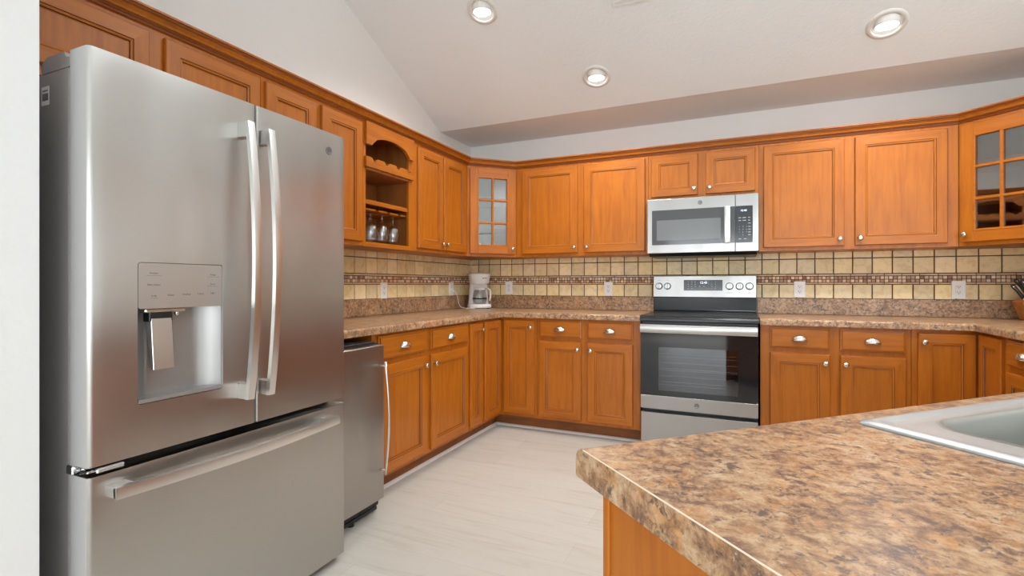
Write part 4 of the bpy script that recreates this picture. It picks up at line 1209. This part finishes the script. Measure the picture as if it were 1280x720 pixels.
# knife block with knives
kb = thing('knife_block', 'orange wooden knife block at the right end of the back countertop', 'knife block', (3.97, -.17, CT))
KO = Vector((3.90, 0, CT)); ky0, ky1 = -.255, -.125
prof = [(3.898, CT), (4.070, CT), (4.100, 1.055), (4.045, 1.150), (3.862, 1.030)]
MB().prism(prof, 1, ky0, ky1, .003, 1).build('body', 'block', kb)
fd = Vector((4.045 - 3.862, 0, 1.150 - 1.030)).normalized(); fn = Vector((-fd.z, 0, fd.x))
mb = MB()
def knife(u, y, ln, w, label):
    b = Vector((3.862, 0, 1.030)) + fd * u; b.y = y
    t = thing('kitchen_knife', label, 'knife', b + fn * .002, 0, 'knives in the block')
    Mx = Matrix(((fd.x, 0, fn.x, 0), (0, 1, 0, 0), (fd.z, 0, fn.z, 0), (0, 0, 0, 1)))
    prof = [(-w * .40, .006), (-w * .42, ln * .3), (-w * .34, ln * .55), (-w * .50, ln * .86), (-w * .35, ln), (w * .35, ln * 1.01), (w * .52, ln * .9), (w * .42, ln * .5), (w * .45, .006)]
    h = MB().prism(prof, 1, -.0085, .0085, .003, 2); h.xf(Mx); soft(h.build('handle', 'black', t, world=False), 50)
    s = MB(); s.box((-w * .36, -.009, -.001), (w * .36, .009, .010), .001, 1)
    s.lathe([(.0045, .0086), (.0045, .0092), (0, .0093)], (0, 0, ln * .86), ax=1, seg=12, sign=-1)
    s.xf(Mx); s.build('bolster', 'chrome', t, world=False)
    bl = MB().box((-w * .3, -.0012, -.045), (w * .3, .0012, -.001)); bl.xf(Mx); bl.build('blade', 'chrome', t, world=False)
knife(.024, -.235, .105, .020, 'black-handled knife lowest and leftmost in the block')
knife(.075, -.235, .105, .022, 'black-handled knife beside the lowest one, nearer the front of the block')
knife(.075, -.165, .110, .022, 'black-handled knife in the middle of the block, further from the camera')
knife(.150, -.215, .135, .028, 'large black-handled knife highest in the block, front row')
knife(.165, -.155, .125, .026, 'large black-handled knife highest in the block, row nearest the tiles')

# recessed eyeball lamps in the vault
th = math.atan(SL)
slope = Matrix(((1, 0, 0, 0), (0, math.cos(th), math.sin(th), 0), (0, -math.sin(th), math.cos(th), 0), (0, 0, 0, 1)))   # local z = up out of the ceiling
for (x, y, lb) in ((.868, -1.418, 'round recessed eyeball light near the top edge of the ceiling, left'), (1.438, -.815, 'round recessed eyeball light low on the vault above the tall left cabinet'),
                   (3.080, -.830, 'round recessed eyeball light above the tall cabinet right of the microwave')):
    zc = ZF + SL * (YS - y)
    t = thing('ceiling_light', lb, 'ceiling light', (x, y, zc), 0, 'recessed eyeball lights')
    mb = MB().lathe([(.074, .004), (.074, -.006), (.080, -.010), (.094, -.0065), (.099, 0.001)], (0, 0, 0), seg=40, caps=False); mb.xf(slope); soft(mb.build('trim_ring', 'lamp_trim', t, world=False), 50)
    mb = MB().lathe([(.0738, .003), (.0730, .0035), (0, .0036)], (0, 0, 0), seg=32); mb.xf(slope); mb.build('recess', 'grout', t, world=False)
    # eyeball aimed straight down
    prof = [(.066 * math.sin(R(a)), -.066 * math.cos(R(a))) for a in (58, 66, 74, 82, 90, 100, 112, 124)]
    mb = MB().lathe([(.050, -.030)] + prof, (0, 0, 0), seg=36); mb.xf(Matrix.Translation((0, 0, .022))); soft(mb.build('eyeball', 'lamp_trim', t, world=False), 50)
    mb = MB().lathe([(.0535, -.0345), (.050, -.0375), (.03, -.043), (0, -.045)], (0, 0, 0), seg=32); mb.xf(Matrix.Translation((0, 0, .022))); ln = mb.build('lens', 'lens', t, world=False)
    l = bpy.data.lights.new('lamp_glow', 'SPOT'); l.energy = 55; l.color = (1, .97, .92); l.spot_size = R(150); l.spot_blend = .8; l.shadow_soft_size = .05
    lo = bpy.data.objects.new('lamp_glow', l); C.objects.link(lo); lo.location = (x, y, zc - .032)

# flush panel at the top of the ceiling
v = thing('ceiling_vent', 'flat white ceiling register just showing at the top edge', 'vent', (1.84, -1.36, ZF + SL * (YS + 1.36)))
mb = MB().box((-.185, -.115, -.008), (.185, .115, .002), .002, 1); mb.xf(slope); mb.build('frame', 'ceil', v, world=False)
for i in range(7):
    mb = MB().box((-.165, -.092 + i * .028, -.011), (.165, -.075 + i * .028, -.0075), .001, 1); mb.xf(slope); mb.build('louver', 'trim', v, world=False)
